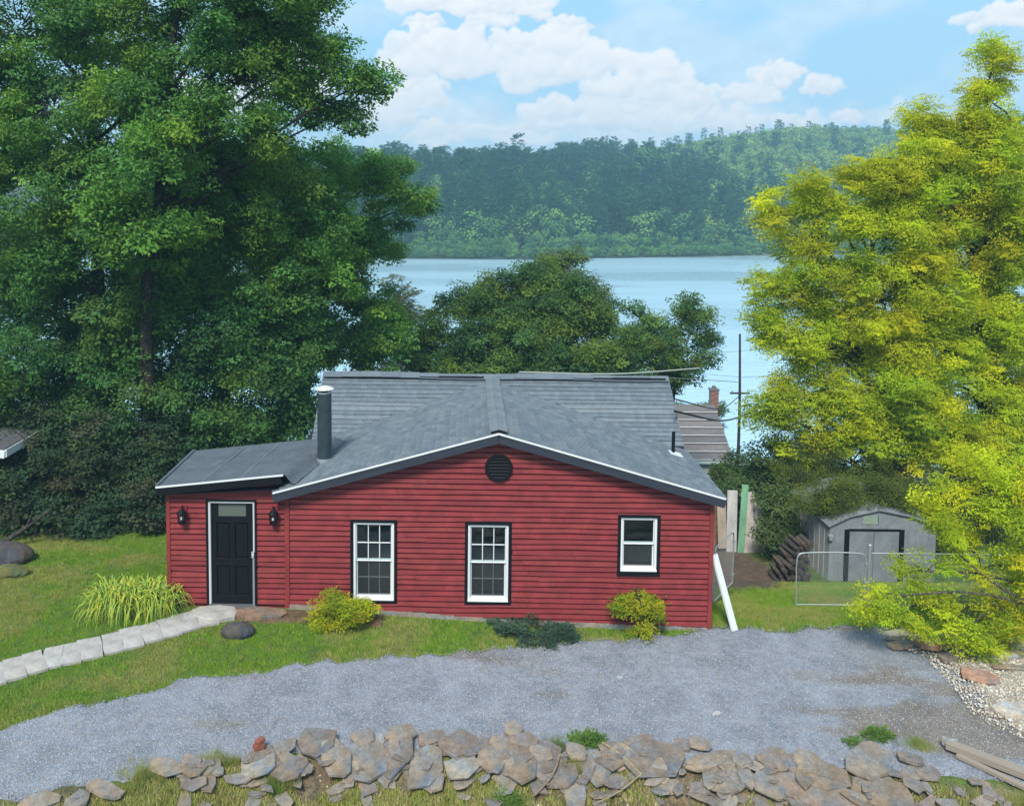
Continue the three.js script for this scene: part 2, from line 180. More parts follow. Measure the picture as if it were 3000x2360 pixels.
const tStone = texture(512, (u, v) => { const s = 0.80 + (tile(u, v, 6, 21) - 0.5) * 0.14 + (tile(u, v, 22, 22) - 0.5) * 0.12 + (tile(u, v, 90, 23) - 0.5) * 0.16 + (tile(u, v, 220, 24) - 0.5) * 0.12, w = (tile(u, v, 5, 25) - 0.5) * 0.14; return [s + w, s, s - w * 1.2]; });
const tStoneB = texture(512, (u, v) => [tile(u, v, 12, 21) * 0.4 + tile(u, v, 50, 22) * 0.35 + tile(u, v, 140, 23) * 0.25], false);
const tShingle = texture(512, (u, v) => { const s = 0.82 + (tile(u, v, 240, 31) - 0.5) * 0.34 + (tile(u, v, 60, 32) - 0.5) * 0.14 + (tile(u, v, 7, 33) - 0.5) * 0.12; return [s, s, s]; });
const tBark = texture(512, (u, v) => { const s = 0.62 + (tile(u, v * 0.25, 40, 41) - 0.5) * 0.5 + (tile(u, v, 60, 42) - 0.5) * 0.3; return [s, s * 0.97, s * 0.93]; });
const tWood = texture(512, (u, v) => { const s = 0.8 + (tile(u * 0.125, v, 64, 51) - 0.5) * 0.3 + (tile(u, v, 16, 52) - 0.5) * 0.12; return [s, s * 0.98, s * 0.95]; });
const tSoil = texture(1024, (u, v) => { const s = 0.74 + (tile(u, v, 200, 61) - 0.5) * 0.36 + (tile(u, v, 60, 62) - 0.5) * 0.22 + (tile(u, v, 14, 63) - 0.5) * 0.14, w = (tile(u, v, 30, 64) - 0.5) * 0.10; return [s + w, s, s - w]; });

// ---------------------------------------------------------------- ground
const EDGE = [[-9, 6.4], [-6, 5.8], [-4, 5.15], [-2, 4.65], [2, 4.4], [7, 4.62], [9, 5.1], [12, 6]];
const DL = [[0, 0], [5, 0.35], [10, 0.9], [15, 2], [25, 6], [48, 11.7], [60, 14]];
const DR = [[0, 0], [1, 0.12], [5, 1.25], [7.5, 1.5], [15, 3], [25, 6], [48, 11.7], [60, 14]];
const shore = (x) => 250 + 0.30 * Math.max(0, x - 25) + 5 * (fbm(x * 0.03 + 8, 3, 3) - 0.5);
function ground(x, z) {
  const b = -0.17 - 0.35 * ss(-5, 4, x);
  if (z >= 0) return b - 0.5 * ss(0, 1.5, z - pl(EDGE, x));
  const w = ss(4.5, 6.5, x);
  let y = b - (pl(DL, -z) * (1 - w) + pl(DR, -z) * w);
  if (z < -60) {
    const d = -z - shore(x);
    y = -14.2;
    if (d > -12) y = mix(-14.2, -11.6, ss(-12, 0, d)) + (d > 0 ? Math.min(d, 85) * 0.245 + ss(70, 210, d) * clamp((x - 30) / 140, 0, 1.3) * 24 : 0);
    if (d > 0) y += (fbm(x * 0.02, z * 0.02, 3) - 0.5) * 9 * ss(0, 60, d);
  }
  return y;
}
const driveBack = (x) => pl([[-12, 6.4], [-9, 5.1], [-7.34, 4.13], [-6.08, 3.45], [-4.69, 2.71], [-2.26, 1.92], [0.42, 1.3], [3.35, 0.46], [5.4, 0.09], [9.45, -0.09], [11.66, 0.02], [16, 0.2]], x) + (fbm(x * 1.7, 4, 3) - 0.5) * 0.5 + (fbm(x * 7, 9, 2) - 0.5) * 0.2;
const driveFront = (x) => pl(EDGE, x) - 0.02 + (fbm(x * 2.1, 14, 3) - 0.5) * 0.3;
const rubbleEdge = (z) => pl([[0.2, 9.0], [0.7, 9.0], [1.3, 9.4], [2.5, 9.35], [3.1, 9.2], [3.5, 9.35], [3.9, 9.8], [4.6, 11]], z);
const inDrive = (x, z) => z > driveBack(x) && z < driveFront(x);
const inHouse = (x, z) => x > -6.0 && x < 5.5 && z < 0.06 && z > -7;
const walkPath = [[-9.4, 3.6], [-8.13, 2.6], [-7.51, 2.11], [-6.79, 1.71], [-6.06, 1.24], [-5.32, 0.68], [-4.75, 0.3]];
const onWalk = (x, z) => x < -4.5 && Math.abs(z - pl(walkPath, x)) < 0.42;
{
  const xs = [], zs = [];
  for (let x = -420; x < -16; x += 14 + 12 * ss(60, 300, -x)) xs.push(x);
  for (let x = -16; x <= 16.001; x += 0.16) xs.push(x);
  for (let x = 19; x < 460; x += 4 + 12 * ss(60, 300, x)) xs.push(x);
  for (let z = -760; z < -60; z += 8) zs.push(z);
  for (let z = -60; z < -12; z += 1.5) zs.push(z);
  for (let z = -12; z <= 8; z += 0.16) zs.push(z);
  for (const z of [10, 14, 20, 30, 60]) zs.push(z);
  const nx = xs.length, nz = zs.length, pos = new Float32Array(nx * nz * 3), uv = new Float32Array(nx * nz * 2), col = new Float32Array(nx * nz * 3), idx = [];
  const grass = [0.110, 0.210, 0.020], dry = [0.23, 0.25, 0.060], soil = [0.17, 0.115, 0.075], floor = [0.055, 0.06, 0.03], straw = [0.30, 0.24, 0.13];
  const lerp3 = (a, b, t) => a.map((v, i) => mix(v, b[i], t));
  for (let j = 0; j < nz; j++) for (let i = 0; i < nx; i++) {
    const x = xs[i], z = zs[j], k = j * nx + i, fine = (z > -12 && z < 8.1 && Math.abs(x) < 16);
    pos.set([x, ground(x, z) + (fine ? (fbm(x * 2.3, z * 2.3, 3) - 0.5) * 0.045 : 0), z], k * 3); uv.set([x, z], k * 2);
    let c = lerp3(grass, dry, ss(0.44, 0.72, fbm(x * 0.9 + 3, z * 1.1, 4)) * 0.75);
    const n = fbm(x * 1.1 + 30, z * 1.1 + 10, 4) - 0.5;
    if (z > 3) c = lerp3(c, lerp3(soil, straw, ss(0.35, 0.7, fbm(x * 2 + 9, z * 2, 3))), ss(-0.25, 0.25, z - pl(EDGE, x) + n));
    if (x > 5.5 && z < -1.4) c = lerp3(c, soil, ss(0.3, 0.7, ss(-2.2, -4.2, z + n * 2) * ss(9.5, 8.2, x + n)));
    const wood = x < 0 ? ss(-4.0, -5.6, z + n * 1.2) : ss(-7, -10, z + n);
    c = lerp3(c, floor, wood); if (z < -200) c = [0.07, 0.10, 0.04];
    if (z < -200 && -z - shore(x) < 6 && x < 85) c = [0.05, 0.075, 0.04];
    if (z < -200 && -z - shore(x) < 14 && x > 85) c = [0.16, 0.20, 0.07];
    col.set(c, k * 3);
  }
  for (let j = 0; j + 1 < nz; j++) for (let i = 0; i + 1 < nx; i++) { const a = j * nx + i, b = a + 1, c = a + nx, d = c + 1; idx.push(a, c, b, b, c, d); }
  const g = new THREE.BufferGeometry(); g.setAttribute('position', new THREE.BufferAttribute(pos, 3)); g.setAttribute('uv', new THREE.BufferAttribute(uv, 2)); g.setAttribute('color', new THREE.BufferAttribute(col, 3)); g.setIndex(idx); g.computeVertexNormals();
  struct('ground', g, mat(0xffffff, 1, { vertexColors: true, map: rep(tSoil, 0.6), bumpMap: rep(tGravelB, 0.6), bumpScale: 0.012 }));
}
// a draped strip between two edge curves, feathered under the ground at its rim
function drape(x0, x1, step, lo, hi, rows, lift, m, name, label) {
  const n = Math.round((x1 - x0) / step), pos = [], uv = [], idx = [];
  for (let i = 0; i <= n; i++) for (let j = 0; j <= rows; j++) {
    const x = x0 + i * step, t = j / rows, z = mix(lo(x), hi(x), t), e = Math.min(t, 1 - t) * rows / 2;
    pos.push(x, ground(x, z) + lift * Math.min(1, e) - (e < 0.1 ? 0.05 : 0) + (fbm(x * 1.9 + 40, z * 1.9, 3) - 0.5) * 0.03 * Math.min(1, e), z); uv.push(x, z);
  }
  for (let i = 0; i < n; i++) for (let j = 0; j < rows; j++) { const a = i * (rows + 1) + j, b = a + 1, c = a + rows + 1, d = c + 1; idx.push(a, b, c, b, d, c); }
  const g = new THREE.BufferGeometry(); g.setAttribute('position', new THREE.Float32BufferAttribute(pos, 3)); g.setAttribute('uv', new THREE.Float32BufferAttribute(uv, 2)); g.setIndex(idx); g.computeVertexNormals();
  return struct(name, g, m, label);
}
const mGravel = mat([0.355, 0.385, 0.445], 0.95, { map: rep(tGravel, 0.45), bumpMap: rep(tGravelB, 0.45), bumpScale: 0.02 });
{
  const m = drape(-11.5, 14, 0.09, driveBack, driveFront, 40, 0.05, mGravel, 'gravel_driveway'), p = m.geometry.attributes.position, c = new Float32Array(p.count * 3);
  for (let i = 0; i < p.count; i++) { // brown soil worked into the gravel, paler worn patches
    const x = p.getX(i), z = p.getZ(i), s = ss(0.50, 0.70, fbm(x * 0.55 + 21, z * 1.5 + 4, 4) + 0.20 * ss(5.0, 8.5, x) * ss(0.8, 2.4, z) - 0.12) * 0.85, w = fbm(x * 0.7 + 60, z * 1.3 + 8, 4);
    const k = 0.90 + 0.22 * w; c[i * 3] = mix(k, 0.80, s); c[i * 3 + 1] = mix(k, 0.62, s); c[i * 3 + 2] = mix(k, 0.42, s);
  }
  m.geometry.setAttribute('color', new THREE.BufferAttribute(c, 3)); mGravel.vertexColors = true;
}
const mRubble = mat([0.52, 0.46, 0.37], 0.95, { map: rep(tGravel, 0.35), bumpMap: rep(tGravelB, 0.3), bumpScale: 0.03 });
{
  const pos = [], uv = [], idx = [], n = 46, rows = 24;
  for (let i = 0; i <= n; i++) for (let j = 0; j <= rows; j++) {
    const z = mix(0.75, 4.3, i / n), t = j / rows, x = mix(rubbleEdge(z) + 0.15 + (fbm(z * 3, 2, 3) - 0.5) * 0.5, 13.6, t), e = Math.min(t * rows / 2, i / 2, (n - i) / 2);
    pos.push(x, ground(x, z) + 0.09 * Math.min(1, e) - (e < 0.1 ? 0.03 : 0) + (fbm(x * 3, z * 3, 3) - 0.5) * 0.07 * Math.min(1, e), z); uv.push(x, z);
  }
  for (let i = 0; i < n; i++) for (let j = 0; j < rows; j++) { const a = i * (rows + 1) + j, b = a + 1, c = a + rows + 1, d = c + 1; idx.push(a, c, b, b, c, d); }
  const g = new THREE.BufferGeometry(); g.setAttribute('position', new THREE.Float32BufferAttribute(pos, 3)); g.setAttribute('uv', new THREE.Float32BufferAttribute(uv, 2)); g.setIndex(idx); g.computeVertexNormals();
  struct('rubble_gravel_ground', g, mRubble);
}
// water of the lake
{
  const tRip = texture(512, (u, v) => [0.5 + (tile(u, v, 40, 71) - 0.5) * 0.5 + (tile(u, v, 110, 72) - 0.5) * 0.4], false);
  const g = new THREE.PlaneGeometry(900, 300, 1, 1).rotateX(-Math.PI / 2).translate(20, -12, -190); uvs(g);
  struct('lake_water', g, new THREE.MeshPhysicalMaterial({ color: C(0.42, 0.62, 0.74), roughness: 0.22, ior: 1.8, bumpMap: rep(tRip, 0.02, 0.09), bumpScale: 0.05, roughnessMap: rep(texture(256, (u, v) => [0.3 + 0.7 * ss(0.3, 0.75, tile(u, v, 4, 81) * 0.5 + tile(u, v, 9, 82) * 0.3 + tile(u, v, 22, 83) * 0.2)], false), 0.004, 0.014) }));
}
// ---------------------------------------------------------------- the red house
const mRed = [0, 1, 2, 3].map((i) => mat([[0.275, 0.030, 0.034], [0.292, 0.034, 0.037], [0.258, 0.027, 0.032], [0.285, 0.037, 0.035]][i], 0.58, { map: rep(tPaint, 0.7), bumpMap: rep(tWood, 0.6), bumpScale: 0.0015 }));
const mBlack = new THREE.MeshPhysicalMaterial({ color: C(0.0055, 0.006, 0.008), roughness: 0.6, specularIntensity: 0.35 }), mNavy = mat([0.035, 0.045, 0.065], 0.5, { map: rep(tPaint, 0.8) }), mWhite = mat([0.66, 0.69, 0.70], 0.4);
const mGlass = new THREE.MeshPhysicalMaterial({ color: C(0.86, 0.92, 0.92), roughness: 0.03, transmission: 1, thickness: 0, ior: 1.52 });
const mScreen = mat([0.03, 0.033, 0.035], 0.9, { transparent: true, opacity: 0.4 });
const mConcrete = mat([0.36, 0.34, 0.31], 0.95, { map: rep(tStone, 0.8), bumpMap: rep(tStoneB, 0.8), bumpScale: 0.01 });
const mInside = mat([0.20, 0.19, 0.18], 0.9), mGalv = mat([0.55, 0.57, 0.58], 0.4, { metalness: 0.7 });
const mRoll = mat([0.125, 0.155, 0.185], 0.85, { map: rep(tShingle, 0.6) });
const house = thing('red_house', 'red clapboard house with grey shingle roof and black door', 'house', [0, 0, 0], -1 * rad);
const XL = -5.97, XM = -3.48, XR = 5.46, RX = 0.97, RY = 3.70, SL = 0.279;
const roofY = (x) => RY - SL * Math.abs(x - RX);
const baseY = (x) => x < XM ? -0.15 : pl([[XM, -0.14], [-1, -0.26], [1.05, -0.40], [XR, -0.52]], x);
const DOOR = [-5.10, -4.10, -0.13, 2.12], WIN = [[-2.104, -1.121, -0.031, 1.757], [0.295, 1.271, -0.024, 1.74], [3.474, 4.354, 0.675, 1.935]];
const holes = [DOOR, ...WIN];
{ // solid walls behind the boards, with real openings
  const s = new THREE.Shape(); s.moveTo(XL, -0.9); s.lineTo(XR, -0.9); s.lineTo(XR, roofY(XR) - 0.12); s.lineTo(RX, RY - 0.12); s.lineTo(XM, roofY(XM) - 0.12); s.lineTo(XL, 2.35); s.closePath();
  for (const [a, b, c, d] of holes) { const h = new THREE.Path(); h.moveTo(a, c); h.lineTo(a, d); h.lineTo(b, d); h.lineTo(b, c); h.closePath(); s.holes.push(h); }
  obj('wall', new THREE.ExtrudeGeometry(s, { depth: 0.14, bevelEnabled: false }).translate(0, 0, -0.145), mRed[2], house).userData.label = 'red front wall under the boards';
  obj('wall', [box(0.14, 3.0, 6.8, XR - 0.08, 0.93, -3.56)], mRed[2], house);
  obj('wall', box(0.14, 3.0, 4.6, XM + 0.08, 0.93, -4.7), mRed[2], house); obj('wall', box(0.14, 3.25, 2.2, XL + 0.08, 0.72, -1.25), mRed[2], house);
  obj('wall', box(XR - XM - 0.3, 3.2, 0.14, (XR + XM) / 2, 0.8, -6.85), mRed[2], house); obj('wall', box(XM - XL - 0.2, 3.25, 0.14, (XM + XL) / 2, 0.72, -2.28), mRed[2], house);
  obj('inner_floor', box(11.0, 0.08, 6.5, -0.25, -0.28, -3.45), mInside, house);
  obj('inner_wall', box(8.6, 2.7, 0.1, 1.0, 1.1, -3.2), mInside, house);
  // concrete footing that shows under the lowest boards
  const f = [], u = []; const P = 30;
  for (let i = 0; i < P; i++) { const x0 = mix(XM, XR - 0.04, i / P), x1 = mix(XM, XR - 0.04, (i + 1) / P), h0 = baseY((x0 + x1) / 2) + 0.05 + (fbm(x0 * 2, 1) - 0.5) * 0.03; f.push(box(x1 - x0, h0 + 1.0, 0.10, (x0 + x1) / 2, (h0 - 1.0) / 2, 0.01 + (fbm(x0 * 4, 5) - 0.5) * 0.02)); }
  obj('footing', uvs(merge(f), 'x', 'y'), mConcrete, house);
}
// one clapboard: thin at the top, thick at its lower edge, edges a little wavy
function board(x0b, x1b, x0t, x1t, y0, y1, wave) {
  const n = Math.max(2, Math.ceil((x1b - x0b) / 0.30)), top = [], lo = [], back = [], brow = [], cove = [], H = y1 - y0;
  for (let i = 0; i <= n; i++) {
    const t = i / n, x = mix(x0b, x1b, t), wob = (fbm(x * 0.7 + wave * 7.3, wave * 3.1, 2) - 0.5) * 0.05, wz = (fbm(x * 1.3 + 11, wave * 5.7, 2) - 0.5) * 0.012;
    const xt = (k) => mix(x, mix(x0t, x1t, t), k); top.push([xt(1), y1 + 0.012, 0.003]); cove.push([xt(0.85), y0 + wob * 0.5 + H * 0.74, 0.002]); brow.push([xt(0.7), y0 + wob + H * 0.64, 0.040 + wz]); lo.push([x, y0 + wob, 0.052 + wz]); back.push([x, y0 + wob + 0.002, 0.001]);
  }
  const p = [], quad = (a, b, c, d) => p.push(...a, ...b, ...c, ...a, ...c, ...d);
  for (let i = 0; i < n; i++) { quad(lo[i], lo[i + 1], brow[i + 1], brow[i]); quad(brow[i], brow[i + 1], cove[i + 1], cove[i]); quad(cove[i], cove[i + 1], top[i + 1], top[i]); quad(back[i], back[i + 1], lo[i + 1], lo[i]); }
  p.push(...lo[0], ...top[0], ...back[0], ...lo[n], ...back[n], ...top[n]);
  const g = new THREE.BufferGeometry(); g.setAttribute('position', new THREE.Float32BufferAttribute(p, 3)); g.computeVertexNormals(); return uvs(g, 'x', 'y');
}
{
  reseed(5); const EX = 0.1145, facade = part('siding', house); let row = 0;
  const put = (a, b, y0, y1, w, at, bt) => { if (b - a > 0.03 && y1 - y0 > 0.012) obj('siding_board', board(a, b, at ?? a, bt ?? b, y0, y1, w), mRed[Math.floor(rnd() * 4)], facade); };
  const lay = (xa, xb, y0, y1, w, ta, tb) => { // cut at the openings
    const cuts = holes.filter((h) => h[0] < xb && h[1] > xa && h[2] < y1 && h[3] > y0).sort((p, q) => p[0] - q[0]); let x = xa, first = true;
    for (const h of cuts) { put(x, h[0], y0, y1, w, first ? ta : undefined); if (h[3] < y1) put(h[0], h[1], h[3], y1, w); if (h[2] > y0) put(h[0], h[1], y0, h[2], w); x = h[1]; first = false; }
    put(x, xb, y0, y1, w, first ? ta : undefined, tb);
  };
  const run = (a, b, y, y1, w, at, bt) => { // boards of uneven length, butted
    if (b - a < 3.2) return lay(a, b, y, y1, w, at, bt);
    let x = a, first = true; const cuts = []; let q = a + rr(1.2, 3.6); while (q < b - 0.8) { cuts.push(q); q += rr(2.4, 3.9); }
    for (const c of [...cuts, null]) { const e = c === null ? b : c - 0.002; lay(x, e, y, y1, w + rnd() * 0.15, first ? at : undefined, c === null ? bt : undefined); first = false; x = (c ?? b) + 0.002; }
  };
  for (let y = -0.545; y < RY - 0.2; y += EX, row++) {
    const y1 = y + EX, w = row + rnd() * 0.4;
    if (y > -0.16 && y < 2.32) lay(XL + 0.085, XM - 0.003, y, Math.min(y1, 2.44), w + 40);
    let a = XM + 0.105, b = XR - 0.092, at = a, bt = b;
    if (y < -0.13) { const xs = (q) => { for (let x = XM; x < XR; x += 0.05) if (baseY(x) < q) return x; return XR; }; a = Math.max(a, xs(y)); at = Math.max(at, xs(y1)); if (a > b - 0.2) continue; }
    const lim = (q) => (RY - 0.17 - q) / SL; if (lim(y) < 0.15) continue;
    if (RX - lim(y) > a) { a = RX - lim(y); b = RX + lim(y); } if (RX + lim(y) < b) b = RX + lim(y);
    at = Math.max(at, RX - Math.max(0.02, lim(y1))); bt = Math.min(bt, RX + Math.max(0.02, lim(y1)));
    a = Math.min(a, at); b = Math.max(b, bt);
    run(a, b, y, y1, w, at, bt);
  }
  // patched boards beside the door, and side wall courses
  obj('corner_board', bev(0.085, 2.62, 0.06, XL + 0.042, 1.14, 0.032), mRed[3], house);
  obj('corner_board', bev(0.10, 2.55, 0.06, XM + 0.05, 1.10, 0.033), mRed[3], house);
  obj('corner_board', bev(0.09, 2.86, 0.06, XR - 0.045, 0.89, 0.033), mRed[3], house);
  for (let y = -0.5; y < 2.3; y += EX) { obj('siding_board', box(0.022, EX, 6.7, XR + 0.006, y + EX / 2, -3.45, 0, 0, -0.12), mRed[row++ % 4], facade); obj('siding_board', box(0.022, EX, 2.15, XL - 0.006, y + EX / 2, -1.15, 0, 0, 0.12), mRed[row % 4], facade); }
}
// trims, windows, door
function frameRect(name, x0, x1, y0, y1, w, d, z, m, parent) {
  obj(name, bev(x1 - x0, w, d, (x0 + x1) / 2, y1 - w / 2, z), m, parent); obj(name, bev(x1 - x0, w, d, (x0 + x1) / 2, y0 + w / 2, z), m, parent);
  obj(name, bev(w, y1 - y0 - 2 * w, d, x0 + w / 2, (y0 + y1) / 2, z), m, parent); obj(name, bev(w, y1 - y0 - 2 * w, d, x1 - w / 2, (y0 + y1) / 2, z), m, parent);
}
WIN.forEach(([x0, x1, y0, y1], wi) => {
  const w = part('window', house); w.userData.label = ['tall white window with small panes nearest the door', 'tall white window with small panes in the middle of the wall', 'small white two pane window near the right corner'][wi];
  frameRect('trim', x0, x1, y0, y1, 0.062, 0.075, 0.030, mBlack, w);
  const a = x0 + 0.062, b = x1 - 0.062, c = y0 + 0.062, d = y1 - 0.062, mid = wi < 2 ? c + (d - c) * 0.50 : c + (d - c) * 0.50;
  frameRect('frame', a, b, c, d, 0.052, 0.10, -0.015, mWhite, w);
  const grid = wi < 2 ? [3, 2] : [1, 1];
  for (const up of [1, 0]) {
    const sx0 = a + 0.052, sx1 = b - 0.052, sy0 = up ? mid - 0.02 : c + 0.052, sy1 = up ? d - 0.052 : mid + 0.022, z = up ? -0.02 : -0.062, t = up ? 0.022 : 0.04;
    frameRect('sash', sx0, sx1, sy0, sy1, t, 0.036, z, mWhite, w);
    const nx = grid[0], ny = grid[1], ix0 = sx0 + t, ix1 = sx1 - t, iy0 = sy0 + t, iy1 = sy1 - t;
    for (let i = 1; i < nx; i++) obj('muntin', box(0.017, iy1 - iy0, 0.018, mix(ix0, ix1, i / nx), (iy0 + iy1) / 2, z + 0.004), mWhite, w);
    for (let j = 1; j < ny; j++) for (let i = 0; i < nx; i++) obj('muntin', box((ix1 - ix0) / nx - 0.018, 0.017, 0.018, mix(ix0, ix1, (i + 0.5) / nx), mix(iy0, iy1, j / ny), z + 0.004), mWhite, w);
    for (let i = 0; i < nx; i++) for (let j = 0; j < ny; j++) obj('pane', box((ix1 - ix0) / nx - 0.019, (iy1 - iy0) / ny - 0.019, 0.004, mix(ix0, ix1, (i + 0.5) / nx), mix(iy0, iy1, (j + 0.5) / ny), z - 0.004), mGlass, w);
    if (!up) obj('insect_screen', box(ix1 - ix0 + 0.02, iy1 - iy0 + 0.02, 0.002, (ix0 + ix1) / 2, (iy0 + iy1) / 2, z + 0.024), mScreen, w);
  }
  obj('sill', bev(b - a, 0.035, 0.09, (a + b) / 2, c + 0.018, 0.045), mWhite, w);
  if (wi === 2) obj('sill_trim', bev(x1 - x0 + 0.02, 0.04, 0.085, (x0 + x1) / 2, y0 - 0.022, 0.035), mBlack, w);
  // blind or curtain well inside the room
  obj('curtain', box(b - a + 0.3, d - c + 0.3, 0.01, (a + b) / 2, (c + d) / 2, -0.75), mat([0.075, 0.085, 0.09], 0.95), w);
});
{
  const [x0, x1, y0, y1] = DOOR, d = part('door', house);
  frameRect('trim', x0 - 0.035, x1 + 0.035, y0 - 0.09, y1 + 0.03, 0.045, 0.075, 0.030, mBlack, d);
  obj('door_frame', [bev(0.05, y1 - y0 - 0.02, 0.11, x0 + 0.036, (y0 + y1) / 2, -0.01), bev(x1 - x0 - 0.03, 0.045, 0.11, (x0 + x1) / 2, y1 - 0.035, -0.01), bev(0.04, 1.05, 0.11, x1 - 0.03, y1 - 0.58, -0.01)], mat([0.50, 0.53, 0.54], 0.5), d);
  const a = x0 + 0.062, b = x1 - 0.055, c = y0, e = y1 - 0.06, cx = (a + b) / 2, z = -0.045, W = b - a;
  const leaf = new THREE.Shape(); leaf.moveTo(a, c); leaf.lineTo(b, c); leaf.lineTo(b, e); leaf.lineTo(a, e); leaf.closePath();
  const hole = (p, q, r, s) => { const h = new THREE.Path(); h.moveTo(p, r); h.lineTo(p, s); h.lineTo(q, s); h.lineTo(q, r); h.closePath(); leaf.holes.push(h); };
  const gl = [cx - 0.30, cx + 0.29, e - 0.30, e - 0.035], pans = [[cx - 0.33, cx - 0.06, c + 1.0, e - 0.44], [cx + 0.06, cx + 0.33, c + 1.0, e - 0.44], [cx - 0.33, cx - 0.06, c + 0.2, c + 0.82], [cx + 0.06, cx + 0.33, c + 0.2, c + 0.82]];
  hole(...gl); pans.forEach((p) => hole(...p));
  obj('door_leaf', new THREE.ExtrudeGeometry(leaf, { depth: 0.03, bevelEnabled: true, bevelThickness: 0.008, bevelSize: 0.006, bevelOffset: -0.006, bevelSegments: 1 }).translate(0, 0, z), mBlack, d);
  for (const p of pans) obj('door_panel', bev(p[1] - p[0] - 0.02, p[3] - p[2] - 0.02, 0.022, (p[0] + p[1]) / 2, (p[2] + p[3]) / 2, z + 0.008, 0.01), mBlack, d);
  obj('door_back', box(W, e - c - 0.32, 0.01, cx, c + (e - c - 0.34) / 2, z - 0.012), mBlack, d);
  obj('door_glass', box(0.6, 0.27, 0.006, cx - 0.005, e - 0.167, z + 0.006), new THREE.MeshPhysicalMaterial({ color: C(0.10, 0.12, 0.10), roughness: 0.22, clearcoat: 0.6 }), d);
  obj('door_handle', [bev(0.06, 0.14, 0.025, b - 0.005, c + 1.08, z + 0.06), tube([[b - 0.005, c + 1.06, z + 0.07], [b - 0.005, c + 1.06, z + 0.11]], 0.022, 0.028, 10)], mat([0.62, 0.65, 0.66], 0.35, { metalness: 0.5 }), d);
  obj('storm_door_edge', bev(0.045, 1.06, 0.10, b + 0.014, c + 0.5, -0.005), mat([0.33, 0.37, 0.41], 0.4, { metalness: 0.4 }), d);
  obj('threshold', bev(x1 - x0 + 0.05, 0.05, 0.22, cx, y0 - 0.02, 0.05), mat([0.10, 0.10, 0.105], 0.6), d);
}
{ // round louvred vent in the gable
  const v = part('gable_vent', house, [0.985, 2.905, 0.066]), R = 0.285, oct = new THREE.Shape(), inn = new THREE.Path();
  for (let i = 0; i < 12; i++) { const a = (i + 0.5) * Math.PI / 6; (i ? oct.lineTo(R * Math.cos(a), R * Math.sin(a)) : oct.moveTo(R * Math.cos(a), R * Math.sin(a))); (i ? inn.lineTo(0.235 * Math.cos(-a), 0.235 * Math.sin(-a)) : inn.moveTo(0.235 * Math.cos(-a), 0.235 * Math.sin(-a))); }
  oct.closePath(); inn.closePath(); oct.holes.push(inn);
  obj('vent_rim', new THREE.ExtrudeGeometry(oct, { depth: 0.035, bevelEnabled: true, bevelThickness: 0.008, bevelSize: 0.008, bevelSegments: 1 }), mBlack, v);
  obj('vent_back', new THREE.CircleGeometry(0.25, 16).translate(0, 0, 0.001), mBlack, v);
  for (let i = 0; i < 7; i++) { const y = -0.2 + i * 0.066, w = 2 * Math.sqrt(Math.max(0.004, 0.235 * 0.235 - y * y)); obj('louvre', box(w, 0.008, 0.05, 0, y, 0.025, 0.75), mBlack, v); }
}
for (const [x, y, l] of [[-5.60, 1.83, 'black wall lantern left of the door'], [-3.69, 1.84, 'black wall lantern right of the door']]) {
  const q = part('wall_lantern', house, [x, y, 0.056]); q.userData.label = l;
  obj('back_plate', bev(0.15, 0.26, 0.02, 0, 0.06, 0.008), mRed[2], q);
  obj('lantern_arm', tube([[0, 0.14, 0.02], [0, 0.2, 0.07], [0, 0.17, 0.12]], 0.012, 0.012, 6), mBlack, q);
  obj('lantern_cap', new THREE.LatheGeometry([[0.001, 0.17], [0.03, 0.15], [0.06, 0.10], [0.105, 0.075], [0.105, 0.055], [0.001, 0.055]].map(([a, b]) => new THREE.Vector2(a, b)), 12).translate(0, 0, 0.12), mBlack, q);
  const fr = []; for (let i = 0; i < 6; i++) { const a = i * Math.PI / 3; fr.push(tube([[0.085 * Math.cos(a), 0.06, 0.12 + 0.085 * Math.sin(a)], [0.07 * Math.cos(a), -0.14, 0.12 + 0.07 * Math.sin(a)]], 0.009, 0.009, 5)); }
  obj('lantern_cage', fr, mBlack, q); obj('lantern_glass', new THREE.CylinderGeometry(0.078, 0.064, 0.19, 12, 1, true).translate(0, -0.04, 0.12), mGlass, q);
  obj('bulb', new THREE.SphereGeometry(0.032, 10, 8).scale(1, 1.4, 1).translate(0, -0.05, 0.12), mat([0.8, 0.8, 0.78], 0.3), q);
  obj('lantern_base', new THREE.CylinderGeometry(0.075, 0.05, 0.035, 12).translate(0, -0.155, 0.12), mBlack, q);
}
